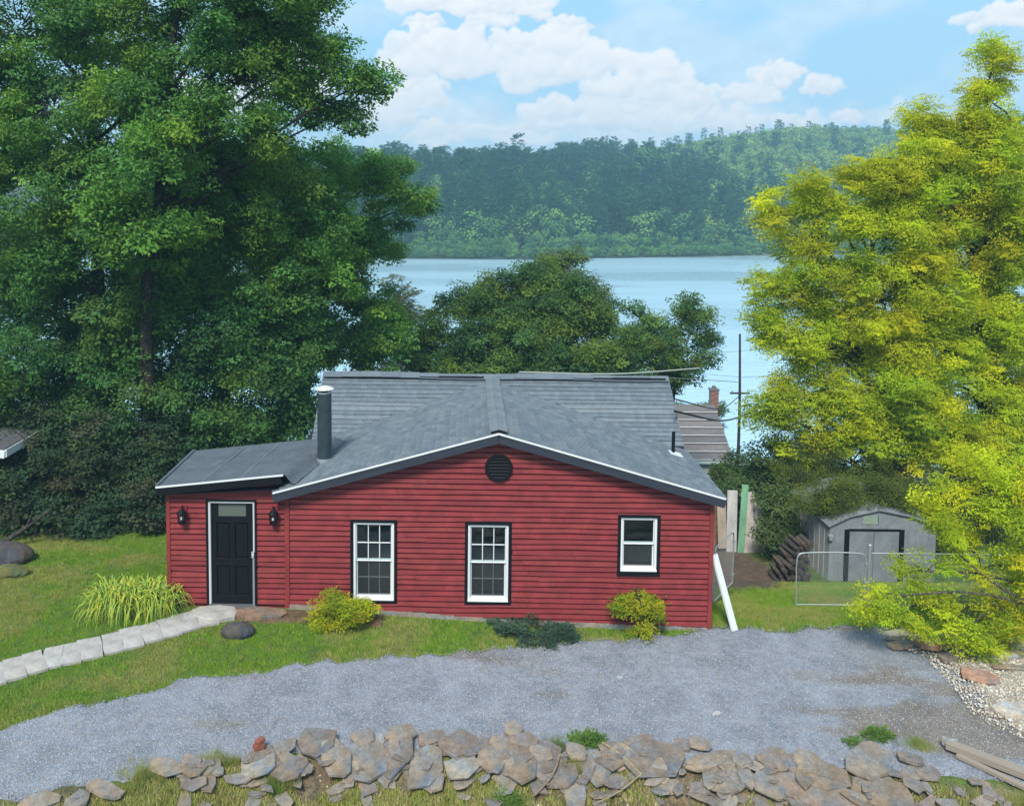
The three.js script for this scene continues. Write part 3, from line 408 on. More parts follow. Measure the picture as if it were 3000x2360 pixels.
// ---- roofs
const ZF = 0.30, ZR = -4.7, WY = 3.76, WS = 0.745, TH = Math.atan(SL), mShTone = [[0.180, 0.225, 0.262], [0.205, 0.250, 0.288], [0.162, 0.206, 0.244], [0.225, 0.268, 0.300], [0.190, 0.234, 0.275]];
const mSh = mShTone.map((c) => mat(c, 0.9, { map: rep(tShingle, 1.1), bumpMap: rep(tGravelB, 1.6), bumpScale: 0.002 }));
const wingY = (z) => WY - WS * (z - ZR);
{
  const roof = part('roof', house), dir = (s) => V(s * Math.cos(TH), -Math.sin(TH), 0);
  const full = 4.66 / Math.cos(TH);
  for (const s of [-1, 1]) {
    const g = new THREE.BoxGeometry(full, 0.05, ZF - ZR); g.rotateZ(-s * TH); const c = dir(s).multiplyScalar(full / 2);
    obj('roof_deck', g.translate(RX + c.x, RY - 0.035 + c.y, (ZF + ZR) / 2), mNavy, roof);
  }
  const EXP = 0.145, TW = 0.305, rest = [], all = [];
  for (const s of [-1, 1]) for (let r = 0; r < 33; r++) for (let k = -1; k < 17; k++) {
    const z0 = ZF + 0.012 - k * TW - (r % 2 ? TW / 2 : 0), z1 = z0 - TW + 0.006, za = Math.min(z0, ZF + 0.012); if (za - z1 < 0.03 || z1 < ZR) continue;
    const d = r * EXP + 0.02, zc = (za + z1) / 2, x = RX + s * Math.cos(TH) * (d + 0.07), y = roofY(x);
    if (wingY(zc) > y + 0.12 && zc < -3) continue; all.push({ s, r, d, za, z1, zc });
  }
  // the tabs nearest the camera and the ridge are pieces of their own
  all.sort((p, q) => (p.d * 0.7 - p.zc * 0.9) - (q.d * 0.7 - q.zc * 0.9));
  const geos = {}, tab = (w) => geos[w.toFixed(2)] ??= (() => { const g = new THREE.BoxGeometry(EXP + 0.05, 0.007, w); uvs(g); return g; })();
  reseed(11);
  all.forEach((t, i) => {
    const tone = Math.floor(rnd() * 5), q = dir(t.s).multiplyScalar(t.d + EXP / 2), lift = rr(0.006, 0.011), tilt = 0.055 + rnd() * 0.02, w = t.za - t.z1;
    const px = RX + q.x + t.s * Math.sin(TH) * lift, py = RY + q.y + Math.cos(TH) * lift - 0.004, rz = -t.s * (TH - tilt);
    if (i < 300) { const m = obj('shingle', tab(w), mSh[tone], roof); m.position.set(px, py, t.zc); m.rotation.z = rz; } else {
      const g = tab(w).clone(); g.rotateZ(rz).translate(px, py, t.zc); uvs(g); const c = mShTone[tone], n = g.attributes.position.count, a = new Float32Array(n * 3); for (let k = 0; k < n; k++) a.set(c, k * 3); g.setAttribute('color', new THREE.BufferAttribute(a, 3)); rest.push(g);
    }
  });
  const m = obj('shingle_field', rest, mat(0xffffff, 0.9, { vertexColors: true, map: rep(tShingle, 1.1), bumpMap: rep(tGravelB, 1.6), bumpScale: 0.002 }), roof); m.userData.kind = 'stuff';
  // cap shingles along the front ridge
  for (let z = ZF + 0.01, k = 0; z > ZR + 0.2; z -= 0.36, k++) {
    const cap = []; for (const s of [-1, 1]) cap.push(box(0.19, 0.016, 0.40, 0, 0, 0, 0.07, 0, -s * TH * 1.02).translate(s * 0.091, -0.022, 0));
    const c = obj('ridge_cap', cap, mSh[[3, 1, 4, 3, 0][k % 5]], roof); c.position.set(RX + rr(-0.006, 0.006), RY + 0.085 + rr(-0.004, 0.004), z - 0.2);
  }
  // ridge vent core with the dark open end, then rake boards with white drip edge
  obj('ridge_vent', [box(0.165, 0.05, 5.0, RX - 0.078, RY + 0.025, -2.2, 0, 0, TH), box(0.165, 0.05, 5.0, RX + 0.078, RY + 0.025, -2.2, 0, 0, -TH)], mBlack, roof);
  for (const s of [-1, 1]) {
    const e = RX + s * 4.64, n = 0.012;
    obj('rake_board', bar([RX, RY - 0.135, ZF - 0.02], [e, roofY(e) - 0.135, ZF - 0.02], 0.175, 0.032), mNavy, roof);
    obj('drip_edge', bar([RX, RY - 0.022, ZF + 0.006], [e, roofY(e) - 0.022, ZF + 0.006], 0.040, 0.016), mWhite, roof);
    obj('eave_board', bar([e - s * 0.02, roofY(e) - 0.13, ZF - 0.04], [e - s * 0.02, roofY(e) - 0.13, -3.3], 0.15, 0.03), mNavy, roof);
    obj('soffit', bar([RX, RY - 0.19, ZF / 2 - 0.02], [e, roofY(e) - 0.19, ZF / 2 - 0.02], 0.015, ZF - 0.02), mNavy, roof);
  }
  // rear wing across, its courses seen edge-on
  const wx0 = -3.44, wx1 = 5.54, wl = 1.7, ang = Math.atan(WS);
  for (const s of [1, -1]) { const g = new THREE.BoxGeometry(wx1 - wx0, 0.05, (wl + (s < 0 ? 0.6 : 0)) / Math.cos(ang)); g.rotateX(s * ang); obj('wing_deck', g.translate((wx0 + wx1) / 2, WY - 0.03 - (wl + (s < 0 ? 0.6 : 0)) * WS / 2, ZR + s * (wl + (s < 0 ? 0.6 : 0)) / 2), mNavy, roof); }
  reseed(12);
  for (let r = 0; r < 15; r++) {
    const d = r * 0.14 + 0.02, n = 40, p = [], yb = (x) => (fbm(x * 0.8 + r * 9, r * 3.3, 3) - 0.5) * 0.05;
    const pt = (x, dd, up) => { const c = Math.cos(ang), sn = Math.sin(ang); return [x, WY - dd * sn + up * c, ZR + dd * c + up * sn]; };
    for (let i = 0; i < n; i++) {
      const a = mix(wx0 - 0.02, wx1 + 0.02, i / n), b = mix(wx0 - 0.02, wx1 + 0.02, (i + 1) / n), la = d + 0.14 + yb(a), lb = d + 0.14 + yb(b);
      const q = (A, B, D, E2) => p.push(...A, ...B, ...D, ...A, ...D, ...E2);
      q(pt(a, la, 0.026), pt(b, lb, 0.026), pt(b, d - 0.03, 0.001), pt(a, d - 0.03, 0.001)); q(pt(a, la, -0.006), pt(b, lb, -0.006), pt(b, lb, 0.026), pt(a, la, 0.026));
    }
    const g = new THREE.BufferGeometry(); g.setAttribute('position', new THREE.Float32BufferAttribute(p, 3)); g.computeVertexNormals();
    obj('shingle_course', uvs(g, 'x', 'z'), mSh[Math.floor(rnd() * 5)], roof);
  }
  for (let x = wx0, k = 0; x < wx1 - 0.1; x += 0.5, k++) { const w = Math.min(0.52, wx1 - x), sag = 0.03 * Math.sin(k * 0.7) + 0.03 * ss(2, -3.4, x); obj('ridge_cap', [box(w, 0.014, 0.19, 0, -0.03, 0.075, ang * 0.95), box(w, 0.014, 0.19, 0, -0.03, -0.075, -ang * 0.95)].map((g) => g.translate(x + w / 2, WY + 0.075 + sag * 0.6, ZR)), mSh[[2, 0, 4][k % 3]], roof); }
  obj('ridge_vent', [box(4.1, 0.05, 0.16, -1.3, WY + 0.025, ZR + 0.055, 0.3), box(3.9, 0.05, 0.16, 3.5, WY + 0.025, ZR + 0.055, 0.3)], mBlack, roof);
  for (const x of [wx0 - 0.01, wx1 + 0.01]) obj('wing_rake', [bar([x, WY - 0.06, ZR], [x, WY - 0.06 - wl * WS, ZR + wl], 0.1, 0.03), bar([x, WY - 0.06, ZR], [x, WY - 0.06 - 2.3 * WS, ZR - 2.3], 0.1, 0.03)], mNavy, roof);
  for (const x of [XM + 0.08, XR - 0.08]) { const s = new THREE.Shape(); s.moveTo(-1.6, 2.3); s.lineTo(2.2, 1.9); s.lineTo(0, WY - 0.1); s.closePath(); obj('wing_gable', new THREE.ExtrudeGeometry(s, { depth: 0.1, bevelEnabled: false }).rotateY(Math.PI / 2).translate(x - 0.05, 0, ZR), mRed[2], roof); }
  // lean-to roof of the entry: rolled felt with seams
  const ax0 = -6.09, ax1 = -2.9, ay = (x) => 2.46 + (x - ax0) * 0.112, az0 = 0.24, az1 = -2.25;
  const xj = (z) => mix(-3.47, -2.75, (az0 - z) / (az0 - az1)), felt = new THREE.PlaneGeometry(1, 1, 40, 18), fp = felt.attributes.position;
  for (let i = 0; i < fp.count; i++) { const z = mix(az1, az0, fp.getY(i) + 0.5), x = mix(ax0, xj(z) + 0.26, fp.getX(i) + 0.5), e = Math.min(fp.getX(i) + 0.5, 0.5 + fp.getY(i), 0.5 - fp.getY(i)); fp.setXYZ(i, x, mix(ay(Math.min(x, xj(z))), roofY(x) + 0.012, ss(xj(z), xj(z) + 0.25, x)) + 0.012 + (fbm(x * 1.6, z * 1.1, 3) - 0.5) * 0.05 * ss(0, 0.12, e), z); }
  felt.computeVertexNormals(); uvs(felt); obj('felt_roof', felt, mRoll, roof);
  const fx = -3.5, fg = new THREE.BoxGeometry((fx - ax0) / Math.cos(0.112), 0.05, az0 - az1 - 0.02); fg.rotateZ(0.1115); obj('felt_deck', fg.translate((ax0 + fx) / 2, ay((ax0 + fx) / 2) - 0.04, (az0 + az1) / 2), mNavy, roof);
  for (const x of [-5.15, -4.35]) { const k = rr(0.1, 0.3); obj('felt_seam', tube([[x, ay(x) + 0.014, az0], [x + 0.1, ay(x + 0.1) + 0.02, -0.6], [x + k, ay(x + k) + 0.02, -1.4], [x + 0.3, ay(x + 0.3) + 0.014, az1]], 0.014, 0.014, 5), mat([0.17, 0.19, 0.205], 0.8), roof); }
  obj('eave_curb', bar([ax0, ay(ax0) + 0.02, az0], [ax0, ay(ax0) + 0.02, az1], 0.05, 0.06), mRoll, roof);
  obj('fascia', bar([ax0 - 0.02, ay(ax0) - 0.105, az0 - 0.01], [-3.5, ay(-3.5) - 0.105, az0 - 0.01], 0.16, 0.03), mBlack, roof);
  obj('drip_edge', bar([ax0 - 0.02, ay(ax0) - 0.008, az0 + 0.012], [-3.46, ay(-3.46) - 0.008, az0 + 0.012], 0.036, 0.016), mWhite, roof);
  obj('fascia', bar([ax0 - 0.005, ay(ax0) - 0.1, az0 - 0.03], [ax0 - 0.005, ay(ax0) - 0.1, az1], 0.15, 0.03), mBlack, roof);
  obj('frieze', box(XM - XL - 0.02, 0.17, 0.06, (XM + XL) / 2, 2.27, 0.036), mRed[2], roof);
  obj('soffit', box(2.5, 0.015, 0.24, -4.75, 2.365, 0.12, 0, 0, 0.06), mBlack, roof);
}
{ // stove pipe and plumbing vent
  const p = part('stove_pipe', house, [-2.82, 2.62, -1.07]), mPipe = mat([0.055, 0.085, 0.10], 0.38, { metalness: 0.35, map: rep(tPaint, 2) });
  obj('pipe', new THREE.CylinderGeometry(0.155, 0.158, 1.52, 24).translate(0, 0.78, 0), mPipe, p);
  obj('pipe_band', [new THREE.CylinderGeometry(0.163, 0.163, 0.022, 24).translate(0, 0.30, 0), new THREE.CylinderGeometry(0.163, 0.163, 0.018, 24).translate(0, 0.98, 0)], mPipe, p);
  obj('flashing', [new THREE.CylinderGeometry(0.17, 0.22, 0.10, 20).translate(0, 0.05, 0), box(0.62, 0.012, 0.6, 0.0, 0.03, 0.02, 0, 0, TH)], mat([0.14, 0.16, 0.18], 0.6), p);
  obj('pipe_collar', new THREE.CylinderGeometry(0.15, 0.15, 0.06, 20).translate(0, 1.55, 0), mGalv, p);
  obj('cap_gap', new THREE.CylinderGeometry(0.11, 0.11, 0.07, 16).translate(0, 1.60, 0), mBlack, p);
  for (let i = 0; i < 4; i++) obj('cap_leg', box(0.025, 0.08, 0.01, 0.14 * Math.cos(i * 1.57 + 0.6), 1.61, 0.14 * Math.sin(i * 1.57 + 0.6)), mGalv, p);
  obj('pipe_cap', new THREE.LatheGeometry([[0.001, 0.07], [0.08, 0.058], [0.2, 0.012], [0.215, 0], [0.2, 0.004], [0.001, 0.03]].map(([a, b]) => new THREE.Vector2(a, b)), 24).translate(0, 1.635, 0), mat([0.70, 0.70, 0.66], 0.5, { metalness: 0.3 }), p);
  obj('sealant', bev(0.25, 0.02, 0.10, -0.38, -0.05, 0.12).rotateY(0.5), mWhite, p);
  const v = part('vent_pipe', house, [5.14, roofY(5.14) + 0.02, -2.3]);
  obj('pipe', new THREE.CylinderGeometry(0.04, 0.04, 0.5, 12).translate(0, 0.24, 0), mBlack, v); obj('flashing', bev(0.3, 0.015, 0.28, 0.05, 0.0, 0.05).rotateZ(-TH), mWhite, v);
}
// ---------------------------------------------------------------- path, stones and small things by the house
// a flat stone: uneven polygon, broken edges
function slab(w, d, h, n = 7, rough = 0.16) {
  const pts = []; const off = rnd() * 6.28;
  for (let i = 0; i < n; i++) { const a = off + (i + rr(-0.36, 0.36)) / n * 6.283, c = Math.cos(a), s = Math.sin(a), q = 1 / Math.pow(Math.pow(Math.abs(c), 3.2) + Math.pow(Math.abs(s), 3.2), 1 / 3.2), r = q * rr(1 - rough * 1.6, 1); pts.push([c * r * w / 2, s * r * d / 2]); }
  const b = Math.min(0.012, h * 0.3), rings = [[0.97, -h / 2], [1.0, -h / 2 + b], [1.0, h / 2 - b], [0.965, h / 2]], p = [], jit = rings.map(() => pts.map(() => [rr(-0.012, 0.012), rr(-0.10, 0.10) * h])), at = (k, i) => { i = (i + n) % n; const [s, y] = rings[k], e = jit[k][i]; return [pts[i][0] * s + e[0], y + (k > 1 ? e[1] : 0), pts[i][1] * s + e[0]]; };
  const tri = (a, c, e) => p.push(...a, ...c, ...e);
  for (let k = 0; k < 3; k++) for (let i = 0; i < n; i++) { tri(at(k, i), at(k + 1, i), at(k, i + 1)); tri(at(k, i + 1), at(k + 1, i), at(k + 1, i + 1)); }
  for (let i = 0; i < n; i++) { tri([0, h / 2 + rr(-0.004, 0.004), 0], at(3, i + 1), at(3, i)); tri([0, -h / 2, 0], at(0, i), at(0, i + 1)); }
  const g = new THREE.BufferGeometry(); g.setAttribute('position', new THREE.Float32BufferAttribute(p, 3)); g.computeVertexNormals(); return uvs(g);
}
// a lump of rock
function flag(w, d, h) { // a sawn flag with slightly uneven corners
  const g = new THREE.BoxGeometry(w, h, d, 2, 1, 4), p = g.attributes.position, s = rnd() * 50; for (let i = 0; i < p.count; i++) { const x = p.getX(i), z = p.getZ(i); p.setXYZ(i, x + (fbm(z * 3 + s, x * 2, 2) - 0.5) * 0.07, p.getY(i) + (fbm(x * 4 + s, z * 4, 2) - 0.5) * 0.016, z + (fbm(x * 3 + s, 9 + z, 2) - 0.5) * 0.08); } const q = g.toNonIndexed(); q.computeVertexNormals(); return uvs(q);
}
function rock(w, h, d, s) {
  const g = new THREE.IcosahedronGeometry(1, 3), p = g.attributes.position;
  for (let i = 0; i < p.count; i++) { const x = p.getX(i), y = p.getY(i), z = p.getZ(i), r = 0.78 + 0.45 * fbm(x * 1.4 + s * 3.1 + 5, y * 1.4 + z * 1.7 + s, 3); p.setXYZ(i, x * r * w / 2, Math.max(-0.8, y) * r * h / 2, z * r * d / 2); }
  g.computeVertexNormals(); return uvs(g);
}
const stoneTone = [[0.39, 0.385, 0.36], [0.30, 0.282, 0.258], [0.25, 0.225, 0.208], [0.345, 0.302, 0.252], [0.295, 0.255, 0.230], [0.275, 0.232, 0.188]];
const mStone = stoneTone.map((c) => mat(c, 0.92, { map: rep(tStone, 1.1), bumpMap: rep(tStoneB, 1.6), bumpScale: 0.010 }));
{
  reseed(21);
  const wk = struct('stone_path', box(0.3, 0.02, 0.3, -4.4, -0.2, 0.3), mStone[1], 'path of pale stone slabs curving to the black door');
  const mWalk = [[0.49, 0.475, 0.45], [0.47, 0.455, 0.43], [0.52, 0.50, 0.47], [0.48, 0.455, 0.415]].map((c) => mat(c, 0.9, { map: rep(tPaint, 0.8), bumpMap: rep(tStoneB, 1.2), bumpScale: 0.008 }));
  let x = -9.3;
  while (x < -4.85) {
    const w = rr(0.30, 0.42), z = pl(walkPath, x), z2 = pl(walkPath, x + 0.1), a = Math.atan2(-(z2 - z), 0.1);
    const m = obj('slab', flag(w * 1.05, 0.78 + rr(-0.025, 0.025), 0.05), mWalk[Math.floor(rnd() * 4)], wk);
    m.position.set(x, ground(x, z) + 0.03 + rr(-0.004, 0.008), z); m.rotation.set(rr(-0.015, 0.015), a + rr(-0.025, 0.025) - 0.1, rr(-0.02, 0.02)); x += w * Math.cos(a) + 0.006;
  }
  const d = obj('slab', slab(1.0, 0.62, 0.10, 9, 0.06), mWalk[3], wk); d.position.set(-4.86, -0.13, 0.36);
  const b = obj('slab', slab(1.25, 0.5, 0.10, 9, 0.08), mat([0.30, 0.215, 0.165], 0.95, { map: rep(tStone, 1), bumpMap: rep(tStoneB, 1), bumpScale: 0.01 }), wk); b.position.set(-3.95, -0.13, 0.34);
  // bare earth along the wall
  const bed = drape(-4.6, -1.4, 0.1, () => 0.02, (x) => 0.62 + (fbm(x * 2, 7, 3) - 0.5) * 0.5, 10, 0.05, mat([0.26, 0.165, 0.085], 1, { map: rep(tSoil, 0.9), bumpMap: rep(tGravelB, 1), bumpScale: 0.02 }), 'bare_earth');
  tag(obj('boulder', rock(0.66, 0.36, 0.46, 3), mat([0.10, 0.095, 0.095], 0.85, { map: rep(tStone, 1.2), bumpMap: rep(tStoneB, 1.5), bumpScale: 0.02 })), 'dark rounded boulder on the grass near the doorstep', 'rock').position.set(-4.2, -0.10, 1.12);
  for (const [x, z, w, h, l, moss] of [[-10.75, -2.6, 1.3, 0.6, 'large dark mossy rock at the lawn edge', 0], [-10.15, -1.75, 0.8, 0.3, 'low mossy rock at the lawn edge nearest the path', 1], [-10.9, -1.5, 0.7, 0.4, 'yellow mossy rock beside the dark rocks', 2]])
    tag(obj('mossy_rock', rock(w, h, w * 0.7, x), mat([[0.10, 0.09, 0.09], [0.15, 0.17, 0.06], [0.20, 0.20, 0.05]][moss], 0.95, { map: rep(tStone, 1), bumpMap: rep(tStoneB, 1.5), bumpScale: 0.02 })), l, 'rock').position.set(x, ground(x, z) + h * 0.25, z);
  const fb = tag(obj('fallen_branch', [tube([[-11.6, -0.5, -3.4], [-10.9, -0.05, -3.6], [-10.2, 0.45, -3.9]], 0.09, 0.03, 7), tube([[-10.7, 0.1, -3.7], [-10.5, 0.5, -3.6]], 0.04, 0.015, 6)], mat([0.13, 0.115, 0.10], 0.95, { map: rep(tBark, 1) })), 'grey fallen branch leaning at the brush left of the lawn', 'branch');
}
{ // dry-laid edge of broken flagstones
  reseed(33);
  const wall = thing('stone_edging', 'heap of broken flat stones along the near edge of the driveway', 'stone wall');
  STONES.forEach(([x, z, w, d, t], i) => {
    const L = d / 0.62, h = rr(0.03, 0.065), m = obj('stone', slab(w * 1.24, Math.min(L, 0.85) * 1.12, h, 6 + Math.floor(rnd() * 4), 0.18), mStone[t], wall), lay = rr(0, 1);
    m.position.set(x, ground(x, z + 0.12) + 0.04 + lay * 0.10, z + 0.12); m.rotation.set(rr(-0.04, 0.30), rr(-0.5, 0.5), rr(-0.13, 0.13));
  });
  for (let i = 0; i < 230; i++) { // wedged chips and under-stones
    const x = rr(-4.0, 8.6), e = pl(EDGE, x), z = e + rr(-0.08, 0.9) * (x > 6 ? 1.1 : 0.85), w = rr(0.18, 0.55), m = obj('stone', slab(w * 1.1, w * rr(0.4, 0.9), rr(0.02, 0.045), 6 + Math.floor(rnd() * 3), 0.28), mStone[1 + Math.floor(rnd() * 5)], wall);
    m.position.set(x, ground(x, z) + rr(0.02, 0.14), z); m.rotation.set(rr(-0.15, 0.45), rnd() * 6.28, rr(-0.3, 0.3));
  }
  const bk = thing('broken_brick', 'broken red brick lying on the pale stones left end', 'brick', [-2.98, ground(-3, 4.7) + 0.14, 4.72], 0.5);
  const mB = mat([0.36, 0.11, 0.07], 0.9, { map: rep(tStone, 2), bumpMap: rep(tStoneB, 3), bumpScale: 0.005 });
  obj('brick_half', bev(0.17, 0.075, 0.10, 0, 0, 0, 0.008), mB, bk); obj('brick_half', bev(0.14, 0.07, 0.10, 0.03, 0.068, 0.0, 0.008).rotateY(0.35).rotateZ(0.15), mB, bk);
  // loose stones at the far right corner of the driveway
  const pink = mat([0.52, 0.33, 0.26], 0.9, { map: rep(tStone, 1.1), bumpMap: rep(tStoneB, 1.5), bumpScale: 0.008 }), pale = mat([0.60, 0.59, 0.56], 0.9, { map: rep(tStone, 1.1), bumpMap: rep(tStoneB, 1.5), bumpScale: 0.008 });
  for (const [x, z, w, d, h, m, ry, l] of [[9.42, 0.52, 1.15, 0.28, 0.12, pale, 0.05, 'long pale pinkish stone at the back of the loose stones'], [9.68, 0.95, 0.8, 0.55, 0.10, pink, -0.15, 'square pink flagstone lying on grey flat stones'], [9.12, 0.88, 0.75, 0.30, 0.07, mStone[3], 0.25, 'flat tan stone left of the pink flagstone'], [10.3, 1.05, 0.62, 0.34, 0.08, pale, 0.1, 'pale grey stone right of the pink flagstone'], [10.85, 1.2, 0.7, 0.35, 0.08, pale, -0.3, 'rightmost pale grey stone on the rubble'], [9.95, 2.02, 0.72, 0.5, 0.06, pink, -0.4, 'pink flagstone lying alone on the beige rubble'], [10.8, 1.74, 0.9, 0.16, 0.07, mStone[3], -0.12, 'narrow tan stone strip at the right edge'], [9.85, 3.1, 0.7, 0.42, 0.07, pale, 0.1, 'whitish slab at the near end of the rubble'], [10.72, 0.6, 0.6, 0.24, 0.12, pink, 0.02, 'reddish block stone behind the pale stones'], [11.3, 0.6, 0.62, 0.24, 0.12, pink, -0.06, 'reddish block stone furthest right'], [9.75, 1.36, 0.55, 0.28, 0.08, mStone[2], 0.2, 'dark grey flat stone in front of the pink flagstone'], [3.17, 2.06, 0.13, 0.06, 0.03, pale, 0.3, 'small pale chip in the middle of the gravel'], [4.67, 3.15, 0.2, 0.08, 0.03, pale, 0.5, 'pale splinter of stone on the near gravel']]) {
    const o = tag(obj('loose_stone', slab(w, d, h, 7, 0.10), m), l, 'stone', 'loose stones around the driveway'); o.position.set(x, ground(x, z) + (x > 8.9 ? 0.10 : 0.05) + h * 0.35 + (l.startsWith('square') ? 0.07 : 0), z); o.rotation.set(rr(0, 0.08), ry, rr(-0.05, 0.05));
  }
  const tb = thing('weathered_timber', 'split grey timber lying by the right end of the stones', 'timber');
  const mT = mat([0.36, 0.30, 0.24], 0.9, { map: rep(tPaint, 0.4, 2) });
  const tA = V(8.15, ground(8.15, 4.1) + 0.16, 4.1), tB = V(9.35, ground(9.3, 5.1) + 0.14, 5.15);
  obj('plank', bar(tA.toArray(), tB.toArray(), 0.10, 0.17), mT, tb); obj('plank', bar([8.2, tA.y - 0.06, 4.3], [9.0, tB.y - 0.08, 5.2], 0.05, 0.10), mT, tb); obj('split_end', slab(0.28, 0.16, 0.12, 7, 0.3).translate(tA.x + 0.05, tA.y + 0.02, tA.z - 0.02), mStone[0], tb);
  tag(obj('dry_stick', [tube([[2.5, -0.35, 4.15], [2.75, -0.36, 4.45], [3.0, -0.44, 4.8]], 0.018, 0.014, 6), tube([[2.98, -0.44, 4.8], [2.6, -0.5, 5.1], [2.2, -0.55, 5.3]], 0.014, 0.008, 6)], mat([0.50, 0.40, 0.24], 0.9, { map: rep(tWood, 2) })), 'bent straw coloured stick lying over the stones', 'stick');
  tag(obj('dry_stick', tube([[1.75, -0.3, 4.55], [1.6, -0.38, 4.9], [1.3, -0.5, 5.2]], 0.022, 0.012, 6), mat([0.36, 0.27, 0.19], 0.9, { map: rep(tWood, 2) })), 'brown stick propped on the stones beside the green weeds', 'stick');
}
{ // white board leaning at the right corner of the house
  const o = thing('leaning_board', 'long white board leaning on the right corner of the house', 'board');
  obj('board', bar([5.93, -0.50, 0.22], [5.60, 0.95, -0.25], 0.045, 0.16), mWhite, o); obj('board_end', box(0.05, 0.02, 0.165, 5.932, -0.515, 0.222), mat([0.5, 0.5, 0.48], 0.8), o);
}
// ---------------------------------------------------------------- chain-link gates and fence
function linkWire(w, h, step = 0.052) { // diamond mesh in the xy plane, corner at 0,0
  const out = [], r = 0.0018, add = (x0, y0, x1, y1) => { const L = Math.hypot(x1 - x0, y1 - y0); if (L < 0.02) return; out.push(new THREE.CylinderGeometry(r, r, L, 3, 1, true).rotateZ(Math.atan2(y1 - y0, x1 - x0) - Math.PI / 2).translate((x0 + x1) / 2, (y0 + y1) / 2, 0)); };
  for (let c = -h; c < w; c += step * 1.414) { const x0 = Math.max(0, c), x1 = Math.min(w, c + h); add(x0, x0 - c, x1, x1 - c); }
  for (let c = 0; c < w + h; c += step * 1.414) { const x0 = Math.max(0, c - h), x1 = Math.min(w, c); add(x0, c - x0, x1, c - x1); }
  return merge(out);
}
const mZinc = mat([0.42, 0.44, 0.45], 0.48, { metalness: 0.55 }), mWire = mat([0.42, 0.45, 0.46], 0.5, { metalness: 0.6 });
function gate(name, label, pos, turn, w, h, bottom) {
  const o = thing(name, label, 'gate', pos, turn);
  const R = 0.10, y0 = 0.06, top = [[0, y0, 0], [0, h - R, 0], [R * 0.3, h - R * 0.3, 0], [R, h, 0], [w - R, h, 0], [w - R * 0.3, h - R * 0.3, 0], [w, h - R, 0], [w, y0, 0]];
  obj('gate_frame', tube(top, 0.017, 0.017, 8, 60), mZinc, o); if (bottom) obj('bottom_rail', tube([[0, y0, 0], [w, y0, 0]], 0.017, 0.017, 8), mZinc, o);
  obj('chain_link', linkWire(w - 0.03, h - 0.1).translate(0.015, 0.07, 0), mWire, o).userData.kind = 'stuff';
  for (const y of [0.25, h - 0.25]) obj('hinge', box(0.05, 0.05, 0.06, w + 0.02, y, 0), mZinc, o);
  return o;
}
{
  const gy = ground(8.6, -1.5);
  gate('chain_link_gate', 'closed chain link gate in front of the grey shed', [7.88, gy - 0.02, -1.5], 0, 1.55, 1.26, true);
  gate('chain_link_gate', 'open chain link gate standing beside the house corner', [6.02, ground(6, -1.5) - 0.02, -1.55], 0.93, 1.25, 1.32, true);
  const post = (x, z, h, label) => { const p = thing('fence_post', label, 'fence post', [x, ground(x, z) - 0.1, z], 0, 'galvanised fence posts'); obj('pole', new THREE.CylinderGeometry(0.034, 0.034, h, 12).translate(0, h / 2, 0), mZinc, p); obj('post_cap', new THREE.SphereGeometry(0.042, 12, 8).scale(1, 0.9, 1).translate(0, h + 0.01, 0), mZinc, p); obj('latch', box(0.14, 0.03, 0.03, -0.05, h * 0.45, 0.03), mZinc, p); };
  post(9.52, -1.5, 1.52, 'galvanised fence post at the hinge of the closed gate'); post(5.95, -1.5, 1.5, 'galvanised fence post beside the house wall');
  const f = thing('chain_link_fence', 'chain link fence running right from the closed gate', 'fence', [9.56, gy - 0.05, -1.5], 0.03);
  obj('top_rail', tube([[0, 1.3, 0], [3.6, 1.24, 0]], 0.021, 0.021, 8), mZinc, f); obj('chain_link', linkWire(3.6, 1.24).translate(0, 0.05, 0.01), mWire, f).userData.kind = 'stuff'; obj('post', new THREE.CylinderGeometry(0.03, 0.03, 1.4, 10).translate(2.6, 0.65, 0), mZinc, f);
}
